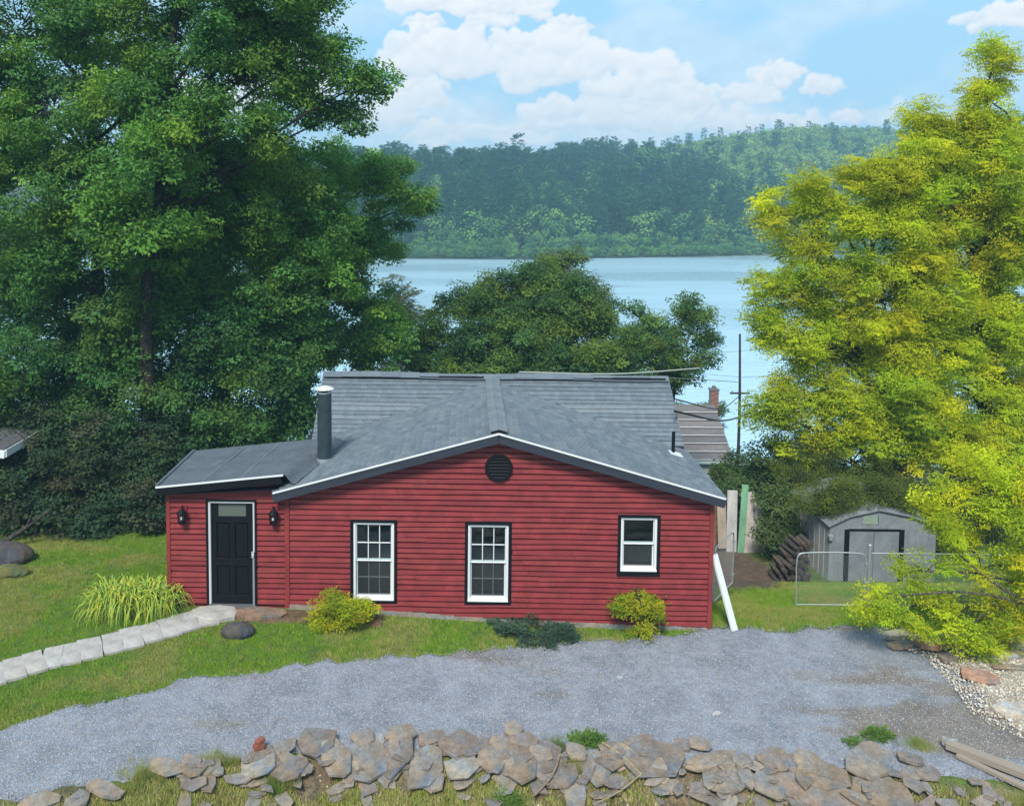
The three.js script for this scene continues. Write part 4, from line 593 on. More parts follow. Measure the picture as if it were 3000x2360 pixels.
{ // metal garden shed
  const s = thing('garden_shed', 'grey metal shed with low arched gable behind the gate', 'shed', [10.15, -1.85, -5]);
  const mP = mat([0.27, 0.29, 0.315], 0.5, { map: rep(tPaint, 0.5) }), mD = mat([0.235, 0.258, 0.285], 0.5, { map: rep(tPaint, 0.5) }), mW = mat([0.48, 0.48, 0.48], 0.6, { map: rep(tPaint, 0.5) }), W = 2.85, E = 1.58;
  const prof = [[0, E], [0.5, E + 0.28], [1.28, E + 0.46], [2.1, E + 0.30], [W, E]];
  const sh = new THREE.Shape(); sh.moveTo(0, 0); sh.lineTo(0.42, 0); sh.lineTo(0.42, 1.5); sh.lineTo(1.98, 1.5); sh.lineTo(1.98, 0); sh.lineTo(W, 0); for (const p of [...prof].reverse()) sh.lineTo(...p); sh.closePath();
  obj('front_panel', new THREE.ExtrudeGeometry(sh, { depth: 0.03, bevelEnabled: false }).translate(0, 0, -0.03), mP, s);
  for (const x of [0.14, 0.28, 2.12, 2.3, 2.48, 2.66]) obj('panel_rib', box(0.012, 1.52, 0.012, x, 0.77, 0.005), mP, s);
  obj('side_panel', box(0.03, E, 2.57, 0.015, E / 2, -1.32), mW, s); obj('side_panel', box(0.03, E, 2.57, W - 0.015, E / 2, -1.32), mP, s); obj('back_panel', box(W - 0.08, E, 0.03, W / 2, E / 2, -2.58), mP, s);
  for (let i = 1; i < 8; i++) obj('panel_rib', box(0.014, E - 0.02, 0.03, -0.006, E / 2, -i * 0.32), mW, s);
  const rf = prof.map(([x, y]) => [x + (x === 0 ? -0.06 : x === W ? 0.06 : 0), y + 0.01]);
  for (let i = 0; i < 4; i++) obj('roof_panel', bar([...rf[i], -1.30], [...rf[i + 1], -1.30], 0.025, 2.75), mP, s);
  for (const [x0, x1] of [[0.53, 1.18], [1.19, 1.86]]) { obj('shed_door', bev(x1 - x0, 1.44, 0.03, (x0 + x1) / 2, 0.74, 0.0, 0.006), mD, s); }
  for (const x of [0.46, 1.93]) obj('door_jamb', box(0.125, 1.5, 0.04, x, 0.75, 0.008), mBlack, s);
  obj('door_track', box(1.4, 0.05, 0.045, 1.2, 1.49, 0.01), mBlack, s);
  obj('shed_lamp', [box(0.12, 0.05, 0.10, 0.0, 1.34, 0.06), box(0.08, 0.10, 0.08, 0.0, 1.28, 0.06)], mat([0.25, 0.27, 0.28], 0.6), s);
  obj('patch_panel', box(0.42, 0.22, 0.012, 1.08, E + 0.18, 0.006), mat([0.30, 0.38, 0.28], 0.7, { map: rep(tPaint, 1) }), s);
  obj('gable_plate', box(0.03, 0.30, 0.012, 1.29, E + 0.2, 0.006), mP, s);
  obj('shed_floor', box(W, 0.06, 2.6, W / 2, -0.03, -1.3), mConcrete, s);
}
{ // stacked logs beside the shed
  reseed(44);
  const o = thing('firewood_stack', 'stack of split firewood against the white side of the shed', 'firewood', [8.72, ground(9, -5) - 0.02, -4.9], 0.06);
  const mL = [[0.27, 0.22, 0.20], [0.33, 0.27, 0.24], [0.20, 0.17, 0.16], [0.38, 0.31, 0.27]].map((c) => mat(c, 0.95, { map: rep(tBark, 3), bumpMap: rep(tBark, 3), bumpScale: 0.02 }));
  for (let r = 0; r < 10; r++) for (let k = 0; k < 6; k++) {
    const R = rr(0.045, 0.072), x = 0.02 + k * 0.145 + (r % 2) * 0.07 + rr(-0.02, 0.02) + r * 0.02; if (x > 0.85 || (r > 7 && k < 2) || (r > 4 && k < 1)) continue;
    const g = new THREE.CylinderGeometry(R, R * rr(0.85, 1.1), rr(0.5, 0.75), 7).rotateX(Math.PI / 2), p = g.attributes.position; for (let i = 0; i < p.count; i++) p.setXY(i, p.getX(i) * rr(0.9, 1.1), p.getY(i) * rr(0.9, 1.1)); g.computeVertexNormals();
    const m = obj('log', g, mL[Math.floor(rnd() * 4)], o); m.position.set(x, 0.08 + r * 0.112 + rr(-0.01, 0.01), rr(-0.25, -0.05)); m.rotation.y = rr(-0.1, 0.1);
  }
}
{ // old boards and a green strip leaning on the brush behind the house
  const mk = (x, y0, w, h, lean, c, label) => { const o = tag(obj('old_panel', bev(w, h, 0.035, 0, h / 2, 0, 0.006), mat(c, 0.8, { map: rep(tPaint, 0.8, 0.3) })), label, 'panel', 'old panels leaning behind the house'); o.position.set(x, y0, -7.4); o.rotation.set(-0.12, 0, lean); };
  mk(8.06, -1.9, 0.26, 1.55, 0.02, [0.46, 0.38, 0.30], 'beige weathered panel left of the white panels'); mk(8.32, -2.0, 0.30, 1.80, -0.03, [0.56, 0.55, 0.54], 'white panel left of the green strip');
  mk(8.60, -2.05, 0.20, 2.02, -0.08, [0.20, 0.44, 0.27], 'narrow pale green panel between white ones'); mk(8.88, -2.1, 0.40, 1.85, 0.03, [0.58, 0.53, 0.50], 'wide off white panel right of the green strip'); mk(9.22, -2.1, 0.30, 1.6, 0.07, [0.54, 0.50, 0.47], 'rightmost off white panel leaning inwards');
  const f = thing('board_fence', 'brown wooden board fence just past the house corner', 'fence', [7.3, -2.1, -7.9]);
  for (let i = 0; i < 5; i++) obj('board', bev(0.15, 1.55 + rr(-0.08, 0.08), 0.03, i * 0.17, 0.77, 0), mat([[0.33, 0.22, 0.12], [0.28, 0.19, 0.11]][i % 2], 0.9, { map: rep(tWood, 0.5, 1) }), f); obj('rail', box(0.9, 0.09, 0.04, 0.34, 1.1, -0.04), mat([0.28, 0.19, 0.11], 0.9), f);
}
{ // the cottage lower down by the lake
  const o = thing('lakeside_cottage', 'low cottage with pale edged roof and brick chimney by the lake', 'house', [11.0, 0, 0]);
  const mC = [[0.20, 0.19, 0.19], [0.24, 0.22, 0.215], [0.17, 0.165, 0.17]].map((c) => mat(c, 0.9, { map: rep(tShingle, 0.7) })), mEdge = mat([0.55, 0.57, 0.56], 0.7);
  const y0 = -4.75, y1 = -2.80, z0 = -25, z1 = -28.4, n = 7, a = Math.atan2(y1 - y0, z0 - z1), L = Math.hypot(y1 - y0, z0 - z1) / n;
  const roof = part('roof', o);
  for (let i = 0; i < n; i++) { const t = (i + 0.5) / n; obj('roof_course', box(3.15, 0.05, L + 0.12, 1.55, mix(y0, y1, t) + 0.03, mix(z0, z1, t), a - 0.09), mC[i % 3], roof); obj('course_edge', box(3.15, 0.055, 0.03, 1.55, mix(y0, y1, i / n) + 0.055, mix(z0, z1, i / n) + 0.03, a), mEdge, roof); }
  obj('back_slope', box(3.15, 0.05, 3.9, 1.55, (y0 + y1) / 2, -30.1, -a), mC[0], roof); obj('fascia', box(3.2, 0.16, 0.04, 1.55, y0 - 0.06, z0 + 0.04), mat([0.48, 0.60, 0.60], 0.6), roof);
  obj('wall', box(2.9, 3.6, 6.2, 1.55, y0 - 1.85, -28.3), mat([0.45, 0.46, 0.42], 0.8), o);
  const ch = part('chimney', o, [3.15, -3.2, -28.7]); const mBr = [[0.24, 0.12, 0.09], [0.29, 0.15, 0.11], [0.20, 0.11, 0.09]].map((c) => mat(c, 0.95));
  obj('mortar', box(0.40, 1.2, 0.40, 0, 0.6, 0), mConcrete, ch);
  for (let r = 0; r < 13; r++) for (let k = 0; k < 2; k++) { obj('brick', box(0.205, 0.075, 0.03, (k - 0.5) * 0.215 + (r % 2 ? 0.01 : -0.01), 0.12 + r * 0.086, 0.205), mBr[(r * 2 + k) % 3], ch); }
  obj('chimney_crown', [bev(0.5, 0.08, 0.5, 0, 1.24, 0), new THREE.CylinderGeometry(0.1, 0.12, 0.16, 10).translate(0, 1.35, 0)], mat([0.13, 0.12, 0.12], 0.9), ch);
}
{ // utility pole and lines
  const o = thing('utility_pole', 'thin dark utility pole standing against the lake', 'utility pole', [13.3, -5.6, -22]), mP = mat([0.10, 0.085, 0.075], 0.9, { map: rep(tBark, 2) });
  obj('pole', tube([[0, 0, 0], [0.03, 4, 0], [-0.06, 7.75, 0]], 0.085, 0.045, 9), mP, o); obj('crossarm', box(0.9, 0.07, 0.07, 0, 5.0, 0.06), mP, o); for (const x of [-0.35, 0.35]) obj('insulator', new THREE.CylinderGeometry(0.03, 0.04, 0.1, 8).translate(x, 5.08, 0.06), mGalv, o);
  const cable = (pts, r, c, label) => tag(obj('overhead_cable', tube(pts, r, r, 6, 24), mat(c, 0.6)), label, 'cable');
  cable([[5.45, 3.28, -3.2], [9.2, 0.95, -11.2], [13.3, -0.95, -20]], 0.028, [0.012, 0.012, 0.014], 'thick black cable from the roof corner, the lower one');
  cable([[5.45, 3.58, -3.2], [9.3, 1.15, -12], [13.3, -0.75, -22]], 0.018, [0.02, 0.02, 0.022], 'black cable above the thicker one');
  cable([[1.76, 3.86, -4.9], [5, 3.1, -8.4], [8.6, 2.52, -12.2]], 0.024, [0.42, 0.45, 0.40], 'pale cable running right behind the ridge');
  cable([[4.8, 3.74, -5.1], [8.0, 2.6, -10], [13.3, -0.1, -22]], 0.012, [0.2, 0.22, 0.2], 'thin grey wire below the pale cable');
  cable([[9.3, 1.6, -22], [11.3, 1.3, -22], [13.25, 1.35, -22], [15.6, 1.75, -22]], 0.008, [0.05, 0.05, 0.05], 'topmost thin wire crossing the pole over the lake');
  cable([[9.3, 0.6, -22], [13.25, 0.15, -22], [15.6, 0.3, -22]], 0.008, [0.05, 0.05, 0.05], 'second thin wire crossing the pole over the lake');
}
{ // corner of the neighbour's roof at the left edge
  const o = thing('neighbour_house', 'white eave corner of a house at the left edge', 'house', [-12.0, 0, -5]);
  obj('roof', [box(3.4, 0.07, 3.6, -1.42, 1.92, -1.5, 0, 0, -0.10)], mat([0.13, 0.13, 0.14], 0.9, { map: rep(tShingle, 1) }), o).rotation.y = 0;
  obj('fascia', box(3.4, 0.2, 0.04, -1.42, 1.80, 0.32, 0, 0, -0.10), mWhite, o); obj('fascia', box(0.04, 0.2, 3.6, 0.29, 1.65, -1.5), mWhite, o);
  obj('soffit', box(3.3, 0.02, 3.5, -1.45, 1.66, -1.5, 0, 0, -0.10), mWhite, o); obj('wall', box(2.2, 3.0, 2.6, -1.95, 0.3, -1.6), mat([0.42, 0.42, 0.40], 0.8), o);
}
// ---------------------------------------------------------------- plants
const leafMat = (o = {}) => new THREE.MeshPhysicalMaterial({ color: 0xffffff, roughness: 0.62, transmission: 0.45, thickness: 0, specularIntensity: 0.35, side: THREE.DoubleSide, ...o, roughness: o.roughness ?? 0.85 });
function leafQuad(P, px, py, pz, dir, up, L, W) { // one leaf, folded along its rib
  const d = dir.clone().normalize(), s = d.clone().cross(up).normalize(), n = s.clone().cross(d), o = V(px, py, pz), tip = o.clone().addScaledVector(d, L).addScaledVector(n, -L * 0.18), l = o.clone().addScaledVector(d, L * 0.45).addScaledVector(s, W / 2).addScaledVector(n, L * 0.10), r = o.clone().addScaledVector(d, L * 0.45).addScaledVector(s, -W / 2).addScaledVector(n, L * 0.10), m = o.clone().addScaledVector(d, L * 0.5);
  P.push(...o.toArray(), ...r.toArray(), ...tip.toArray(), ...o.toArray(), ...tip.toArray(), ...l.toArray());
}
const geoOf = (P) => { const g = new THREE.BufferGeometry(); g.setAttribute('position', new THREE.Float32BufferAttribute(P, 3)); g.computeVertexNormals(); return g; };
const rdir = () => { const z = rr(-1, 1), a = rnd() * 6.283, s = Math.sqrt(1 - z * z); return V(s * Math.cos(a), z, s * Math.sin(a)); };
function broadSpray(n, R, L, droop) { // a twig end with broad leaves in flat tiers
  const P = []; for (let i = 0; i < n; i++) { const a = rnd() * 6.283, r = R * Math.sqrt(rnd()), y = rr(-0.22, 0.22) * R; const d = V(Math.cos(a) + rr(-0.5, 0.5), -droop + rr(-0.3, 0.3), Math.sin(a) + rr(-0.5, 0.5)); leafQuad(P, Math.cos(a) * r, y, Math.sin(a) * r, d, V(rr(-0.5, 0.5), 1, rr(-0.5, 0.5)), L * rr(0.7, 1.25), L * rr(0.65, 0.95)); } return geoOf(P);
}
function pinnateSpray(fronds, len, pairs, lf, hang) { // feather-shaped leaves hanging from a twig
  const P = [];
  for (let f = 0; f < fronds; f++) {
    const a = rnd() * 6.283, o = V(rr(-0.12, 0.12), rr(-0.06, 0.06), rr(-0.12, 0.12)), d = V(Math.cos(a), 0.15, Math.sin(a)), p = o.clone(), side = V(-Math.sin(a), 0, Math.cos(a)), L = len * rr(0.7, 1.2);
    for (let k = 0; k < pairs; k++) { const t = (k + 0.6) / pairs; d.y = 0.2 - hang * t; const q = o.clone().add(V(Math.cos(a) * L * t, (0.15 - hang * t * 0.6) * L * t, Math.sin(a) * L * t)); for (const s of [-1, 1]) leafQuad(P, q.x, q.y, q.z, side.clone().multiplyScalar(s).add(V(Math.cos(a) * 0.45, -0.25 + rr(-0.2, 0.2), Math.sin(a) * 0.45)), V(rr(-0.3, 0.3), 1, rr(-0.3, 0.3)), lf * rr(0.8, 1.2), lf * 0.5); }
  }
  return geoOf(P);
}
reseed(101);
const ballSpray = (n, R, L) => { const P = []; for (let i = 0; i < n; i++) { const q = rdir().multiplyScalar(R * Math.cbrt(rnd())), d = rdir(); d.y = d.y * 0.7 - 0.15; const u = rdir(); u.y = Math.abs(u.y) + 0.3; leafQuad(P, q.x, q.y * 0.8, q.z, d, u, L * rr(0.7, 1.3), L * rr(0.42, 0.62)); } return geoOf(P); };
const gFine = [0, 1].map(() => ballSpray(52, 0.27, 0.066)), gBroad = [broadSpray(42, 0.36, 0.112, 0.35), ballSpray(44, 0.34, 0.115), ballSpray(40, 0.36, 0.105)], gSmall = [0, 1].map(() => broadSpray(22, 0.24, 0.07, 0.15)), gPin = [0, 1, 2].map(() => pinnateSpray(8, 0.24, 6, 0.062, 0.45));
const dummy = new THREE.Object3D();
function scatter(name, geo, m, parent, list) { // list: [x, y, z, scale, yaw, tiltx, tiltz, colour]
  const im = new THREE.InstancedMesh(geo, m, list.length); im.name = name; im.castShadow = im.receiveShadow = true;
  list.forEach((q, i) => { dummy.position.set(q[0], q[1], q[2]); dummy.rotation.set(q[5], q[4], q[6]); dummy.scale.setScalar(q[3]); dummy.updateMatrix(); im.setMatrixAt(i, dummy.matrix); im.setColorAt(i, q[7]); });
  im.instanceMatrix.needsUpdate = true; im.userData.kind = 'stuff'; parent.add(im); return im;
}
const tint = (pal, spread = 0.18) => { const a = pal[Math.floor(rnd() * pal.length)], k = 1 + rr(-spread, spread); return C(a[0] * k * rr(0.93, 1.07), a[1] * k, a[2] * k * rr(0.9, 1.1)); };
function crownLists(lobes, o) {
  const lists = o.geos.map(() => []), centres = [];
  for (const [x, y, z, rx, ry] of lobes) {
    const rz = Math.max(0.35, Math.min(rx, ry * 1.25) * 0.95), area = 4.19 * (rx * ry + rx * rz + ry * rz), n = Math.max(3, Math.round(area * o.density));
    for (let i = 0; i < n; i++) {
      const d = rdir(), out = rnd() < 0.16, f = out ? rr(1.0, 1.35) : 0.42 + 0.60 * Math.sqrt(rnd()), p = V(x + d.x * rx * f, y + d.y * ry * f, z + d.z * rz * f), cr = o.clump * (out ? rr(0.4, 0.7) : rr(0.6, 1.4)), base = tint(o.palette, o.spread ?? 0.2); centres.push([p, V(x, y, z)]);
      const k = Math.round(o.sprays * rr(0.7, 1.3) * (cr / o.clump));
      for (let j = 0; j < k; j++) { const q = rdir().multiplyScalar(cr * Math.cbrt(rnd())), s = rr(0.7, 1.25) * (o.scale ?? 1), c = base.clone().multiplyScalar(rr(0.85, 1.15)); lists[Math.floor(rnd() * lists.length)].push([p.x + q.x, p.y + q.y * (o.flat ?? 0.5) - 0.12 * (q.x * q.x + q.z * q.z) / cr, p.z + q.z, s, rnd() * 6.283, rr(-0.5, 0.5), rr(-0.5, 0.5), c]); }
    }
  }
  return { lists, centres };
}
const mBark = mat([0.07, 0.062, 0.055], 0.95, { map: rep(tBark, 1.2), bumpMap: rep(tBark, 1.2), bumpScale: 0.03 }), mBarkPale = mat([0.24, 0.225, 0.19], 0.95, { map: rep(tBark, 1.2), bumpMap: rep(tBark, 1.2), bumpScale: 0.02 });
function makeTree(name, label, data, o, group) {
  const t = thing(name, label, o.category ?? 'tree', [0, 0, 0], 0, group), [tx, ty, tz] = data.t, m = o.bark ?? mBark, ys = data.l.map((l) => l[1]), top = Math.max(...ys), lo = Math.min(...ys);
  const mx = data.l.reduce((s, l) => s + l[0], 0) / data.l.length, R = o.trunk ?? 0.2, H = o.category === 'shrub' ? ty + 0.12 : Math.max(ty + (o.noLimb ? 0.3 : 1), mix(lo, top, o.noLimb ? 0.3 : 0.75));
  const axis = (y) => { const k = clamp((y - ty) / (H - ty), 0, 1); return V(mix(tx, mix(tx, mx, 0.35), k * k) + 0.12 * Math.sin(y * 0.9), y, tz + 0.1 * Math.cos(y * 0.7)); };
  const pts = []; for (let i = 0; i <= 6; i++) pts.push(axis(mix(ty - 0.3, H, i / 6)));
  obj('trunk', tube(pts, R, R * 0.35, 9, 14), m, t);
  if (!o.noLimb) for (const l of data.l.filter((q, i) => i % (o.every ?? 1) === 0)) { const yb = clamp(l[1] - Math.abs(l[0] - tx) * 0.55 - 0.6, ty + 0.8, H), a = axis(yb), b = V(l[0], l[1], l[2]), mid = a.clone().lerp(b, rr(0.4, 0.65)).add(V(rr(-0.4, 0.4), rr(-0.2, 0.5), rr(-0.4, 0.4))); obj('limb', tube([a, mid, b], R * (0.42 - 0.2 * (yb - ty) / (H - ty + 0.01)), 0.02, 6, 7), m, t); }
  const { lists, centres } = crownLists(data.l, o);
  const tw = []; for (const [p, c] of centres) if (rnd() < 0.6) tw.push(tube([c.clone().lerp(p, 0.15), c.clone().lerp(p, 0.6).add(V(0, 0.08, 0)), p], 0.022, 0.006, 4, 3));
  if (tw.length) obj('twigs', tw, m, t).userData.kind = 'stuff';
  lists.forEach((l, i) => l.length && scatter('crown', o.geos[i], o.mat, t, l));
  return t;
}
const mLeafA = leafMat(), mLeafY = leafMat({ transmission: 0.45 });
const palMaple = [[0.110, 0.270, 0.040], [0.145, 0.310, 0.038], [0.085, 0.230, 0.044], [0.200, 0.360, 0.042], [0.100, 0.255, 0.056]], palDeep = [[0.068, 0.190, 0.046], [0.085, 0.220, 0.046], [0.125, 0.250, 0.042], [0.056, 0.165, 0.052]];
const palCentre = [[0.080, 0.185, 0.044], [0.056, 0.150, 0.044], [0.120, 0.225, 0.040], [0.170, 0.265, 0.040]], palPale = [[0.150, 0.200, 0.085], [0.125, 0.185, 0.075], [0.17, 0.21, 0.10]];
const palLoc = [[0.52, 0.58, 0.010], [0.45, 0.56, 0.012], [0.58, 0.59, 0.008], [0.37, 0.50, 0.016], [0.50, 0.58, 0.010]], palLocG = [[0.150, 0.215, 0.028], [0.190, 0.245, 0.024], [0.235, 0.270, 0.020]];
const T = TREES, GL = 'tall maples left of the house', big = { geos: gBroad, mat: mLeafA, density: 0.85, clump: 0.62, sprays: 17, flat: 0.85 };
reseed(202); makeTree('maple_tree', 'tall maple at the far left reaching over the top of the photo', T.mapleA, { ...big, palette: palMaple, trunk: 0.27, density: 0.66, clump: 0.54 }, GL);
reseed(203); makeTree('maple_tree', 'tall maple whose feathery upper branches reach right over the sky', T.mapleB, { ...big, palette: palMaple, trunk: 0.25, density: 0.62, clump: 0.52 }, GL);
reseed(204); makeTree('maple_tree', 'maple filling the middle of the left tree mass', T.mapleC, { ...big, palette: palMaple, trunk: 0.24 }, GL);
reseed(205); makeTree('maple_tree', 'spreading maple whose layered branches end over the lake', T.mapleD, { ...big, palette: palMaple, trunk: 0.2, flat: 0.6 }, GL);
reseed(206); makeTree('ash_tree', 'lower leafy tree at the left edge behind the white eave', T.ashE, { ...big, palette: palDeep, trunk: 0.16 });
reseed(207); makeTree('ash_tree', 'dark leafy tree rising directly behind the entry roof', T.ashF, { ...big, palette: palDeep, trunk: 0.17 });
const mid = { geos: gBroad, mat: mLeafA, density: 1.25, clump: 0.52, sprays: 15, flat: 0.7, scale: 0.9 };
reseed(208); makeTree('linden_tree', 'broad dark green tree right behind the house ridge', T.birchH, { ...mid, palette: palCentre, trunk: 0.2 });
reseed(209); makeTree('linden_tree', 'light green tree top poking over the dark tree by the lake', T.birchP, { ...mid, palette: palPale.concat([[0.12, 0.19, 0.05]]), trunk: 0.14 });
reseed(210); makeTree('sumac_tree', 'loose open tree between the dark tree and the lake view', T.sumacI, { ...mid, palette: palCentre, trunk: 0.1, density: 1.1, sprays: 10 });
reseed(211); makeTree('willow_tree', 'pale grey green willow at the shore left of the dark tree', T.willowJ, { ...mid, geos: gPin, palette: palPale, trunk: 0.12 });
const loc = { geos: [gFine[0], gFine[1], gPin[1]], mat: mLeafY, density: 1.2, clump: 0.50, sprays: 19, flat: 0.85, scale: 1.15, palette: palLoc, bark: mBark };
reseed(212); makeTree('locust_tree', 'large yellow green locust right of the house over the shed', T.locustR, { ...loc, trunk: 0.2 });
reseed(213); makeTree('locust_tree', 'tall yellow green locust at the right edge with spindly top', T.locustS, { ...loc, trunk: 0.22 });
reseed(214); makeTree('locust_tree', 'bright locust branches hanging low over the gravel at right', T.locustQ, { ...loc, density: 1.7, clump: 0.30, sprays: 10, scale: 0.8, trunk: 0.08, every: 3, bark: mBarkPale });
// brush: each bush a thing
{
  reseed(230);
  const lab = ['dark bush at the left edge above the mossy rocks', 'low dark bush at the back of the lawn', 'dark bush in the middle of the lawn edge brush', 'dark bush tight against the entry wall', 'tall dark bush behind the lawn under the maples', 'tall dark bush behind the corner of the entry', 'dark bush under the neighbour eave', 'grey green bush below the lakeside cottage', 'bright green bush above the leaning panels', 'small bright bush beside the roof corner', 'narrow bush left of the firewood stack', 'round green bush right of the cottage roof', 'bright grass green bush behind the cottage chimney', 'dark bush above the left end of the shed', 'dark wide bush behind the shed roof', 'dark bush behind the right end of the shed', 'bush drooping over the left end of the shed gable', 'bush hanging over the peak of the shed gable', 'bush hanging over the right shoulder of the shed roof', 'bush right of the shed roof', 'tall bush beside the right wall of the shed', 'tall bush at the right behind the locust branches'];
  SHRUBS.forEach(([k, x, y, z, rx, ry], i) => {
    const over = k === 'w' && z > -7, g = ground(x, over ? -8 : z), lobes = [[x, y, z, rx, ry], [x - rx * 0.4, y - ry * 0.4, z + 0.2, rx * 0.6, ry * 0.6], [x + rx * 0.4, y - ry * 0.45, z + 0.15, rx * 0.6, ry * 0.55]]; if (!over) for (let q = y - ry * 1.3; q > g + 0.3; q -= 0.7) lobes.push([x, q, z - 0.1, rx * 0.8, 0.5]);
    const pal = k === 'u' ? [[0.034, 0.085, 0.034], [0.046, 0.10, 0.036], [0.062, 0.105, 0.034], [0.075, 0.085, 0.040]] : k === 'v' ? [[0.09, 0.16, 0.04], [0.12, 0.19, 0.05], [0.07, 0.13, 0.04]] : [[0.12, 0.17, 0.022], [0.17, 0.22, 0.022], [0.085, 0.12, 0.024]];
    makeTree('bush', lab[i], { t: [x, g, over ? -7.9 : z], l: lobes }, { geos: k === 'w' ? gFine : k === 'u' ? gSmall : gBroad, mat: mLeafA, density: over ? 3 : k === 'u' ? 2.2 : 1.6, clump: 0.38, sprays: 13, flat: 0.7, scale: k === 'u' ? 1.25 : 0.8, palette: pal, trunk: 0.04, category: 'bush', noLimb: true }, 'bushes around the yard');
  });
}
// garden plants by the front wall
reseed(240);
{
  const gBlade = (() => { const P = []; for (let i = 0; i < 40; i++) { const a = rnd() * 6.283, r = 0.07 * Math.sqrt(rnd()), x = Math.cos(a) * r, z = Math.sin(a) * r, b = rnd() * 6.283, h = rr(0.08, 0.24); P.push(x - Math.cos(b) * 0.005, 0, z - Math.sin(b) * 0.005, x + Math.cos(b) * 0.005, 0, z + Math.sin(b) * 0.005, x + rr(-0.7, 0.7) * h, h, z + rr(-0.7, 0.7) * h); } return geoOf(P); })(), gF = [0, 1].map(() => broadSpray(26, 0.12, 0.038, -0.2)), pal = [[0.36, 0.43, 0.010], [0.42, 0.46, 0.010], [0.29, 0.37, 0.012], [0.47, 0.47, 0.012]];
  const base = { geos: gF, mat: mLeafY, density: 8, clump: 0.14, sprays: 12, flat: 0.8, palette: pal, category: 'shrub', trunk: 0.02, noLimb: true };
  makeTree('golden_shrub', 'rounded golden green shrub below the window nearest the door', { t: [-2.2, -0.28, 0.5], l: [[-2.2, 0.02, 0.5, 0.48, 0.26], [-2.55, -0.03, 0.5, 0.28, 0.2], [-1.85, 0.02, 0.5, 0.32, 0.22], [-2.2, -0.12, 0.62, 0.4, 0.16], [-2.4, 0.16, 0.46, 0.22, 0.14]] }, base);
  makeTree('golden_shrub', 'small golden shrub on a short stem below the right window', { t: [3.92, -0.54, 0.36], l: [[3.88, 0.12, 0.36, 0.40, 0.22], [3.66, 0.06, 0.36, 0.22, 0.15], [4.18, 0.05, 0.36, 0.24, 0.15], [3.85, 0.28, 0.34, 0.22, 0.12], [3.93, -0.28, 0.38, 0.15, 0.22]] }, base);
  makeTree('juniper_shrub', 'low blue green juniper spreading at the wall', { t: [1.75, -0.45, 0.5], l: [[1.7, -0.34, 0.45, 0.6, 0.13], [1.2, -0.34, 0.35, 0.45, 0.10], [2.25, -0.40, 0.5, 0.5, 0.11], [1.75, -0.44, 0.85, 0.45, 0.10], [1.45, -0.40, 0.6, 0.4, 0.1], [2.05, -0.44, 0.75, 0.35, 0.09]] }, { ...base, geos: gF, mat: mLeafA, palette: [[0.055, 0.115, 0.068], [0.07, 0.135, 0.078], [0.045, 0.095, 0.055]], density: 6, flat: 0.5 });
  // arching leaves of a day lily clump
  const cl = thing('day_lily', 'clump of arching yellow green strap leaves beside the entry', 'plant', [-6.62, -0.2, 0.15]); const pc = [[0.32, 0.40, 0.03], [0.25, 0.36, 0.035], [0.40, 0.42, 0.04], [0.17, 0.30, 0.04]].map((c) => mat(c, 0.6, { side: THREE.DoubleSide }));
  const buckets = pc.map(() => []);
  const strap = (x, z, a, L, H, w) => { const n = 7, p = []; let prev; for (let i = 0; i <= n; i++) { const t = i / n, r = L * (t * 0.9), y = H * (1.9 * t - 1.75 * t * t * t), ww = w * (t < 0.15 ? 0.7 : 1 - t * t * 0.95), c = V(x + Math.cos(a) * r, y, z + Math.sin(a) * r), s = V(-Math.sin(a), 0, Math.cos(a)).multiplyScalar(ww / 2), A = c.clone().add(s), B = c.clone().sub(s), M = c.clone().add(V(0, -ww * 0.25, 0)); if (prev) { const [a0, b0, m0] = prev; p.push(...a0.toArray(), ...m0.toArray(), ...A.toArray(), ...A.toArray(), ...m0.toArray(), ...M.toArray(), ...m0.toArray(), ...b0.toArray(), ...M.toArray(), ...M.toArray(), ...b0.toArray(), ...B.toArray()); } prev = [A, B, M]; } return geoOf(p); };
  for (let i = 0; i < 1100; i++) { const cx = rr(-0.85, 0.95), cz = rr(-0.5, 0.4); buckets[Math.floor(rnd() * 4)].push(strap(cx * 0.8, cz * 0.8, rnd() * 6.283, rr(0.35, 0.85), rr(0.35, 0.75), rr(0.02, 0.036))); }
  buckets.forEach((b, i) => { const m = obj('leaves', b, pc[i], cl); m.userData.kind = 'stuff'; });
  // weeds at the stones
  const wd = (x, z, n, h, pal2, label) => { const w = thing('weed', label, 'weed', [x, ground(x, z), z]); makeWeed(w, n, h, pal2); };
  const gw = [[0.13, 0.25, 0.03], [0.10, 0.21, 0.03], [0.17, 0.28, 0.04]], dw = [[0.36, 0.37, 0.09], [0.44, 0.41, 0.15], [0.26, 0.33, 0.07]], makeWeed = (w, n, h, pal2) => { const l = []; for (let i = 0; i < n; i++) { const a = rnd() * 6.283, r = Math.sqrt(rnd()) * h * 0.9; l.push([Math.cos(a) * r * (pal2 === gw ? 1.5 : 2.6 * rnd()), pal2 === gw ? rr(0.02, h) * (1.1 - r / h) : -0.01, Math.sin(a) * r * (pal2 === gw ? 0.8 : 1.5 * rnd()), pal2 === gw ? rr(0.6, 1.1) : rr(0.3, 0.95), rnd() * 6.283, rr(-0.6, 0.6), rr(-0.6, 0.6), tint(pal2)]); } scatter('leaves', pal2 === gw ? gF[0] : gBlade, mLeafA, w, l); obj('stem', tube([[0, 0, 0], [0.03, h * 0.8, 0.02]], 0.008, 0.004, 5), mat([0.2, 0.28, 0.08], 0.8), w); };
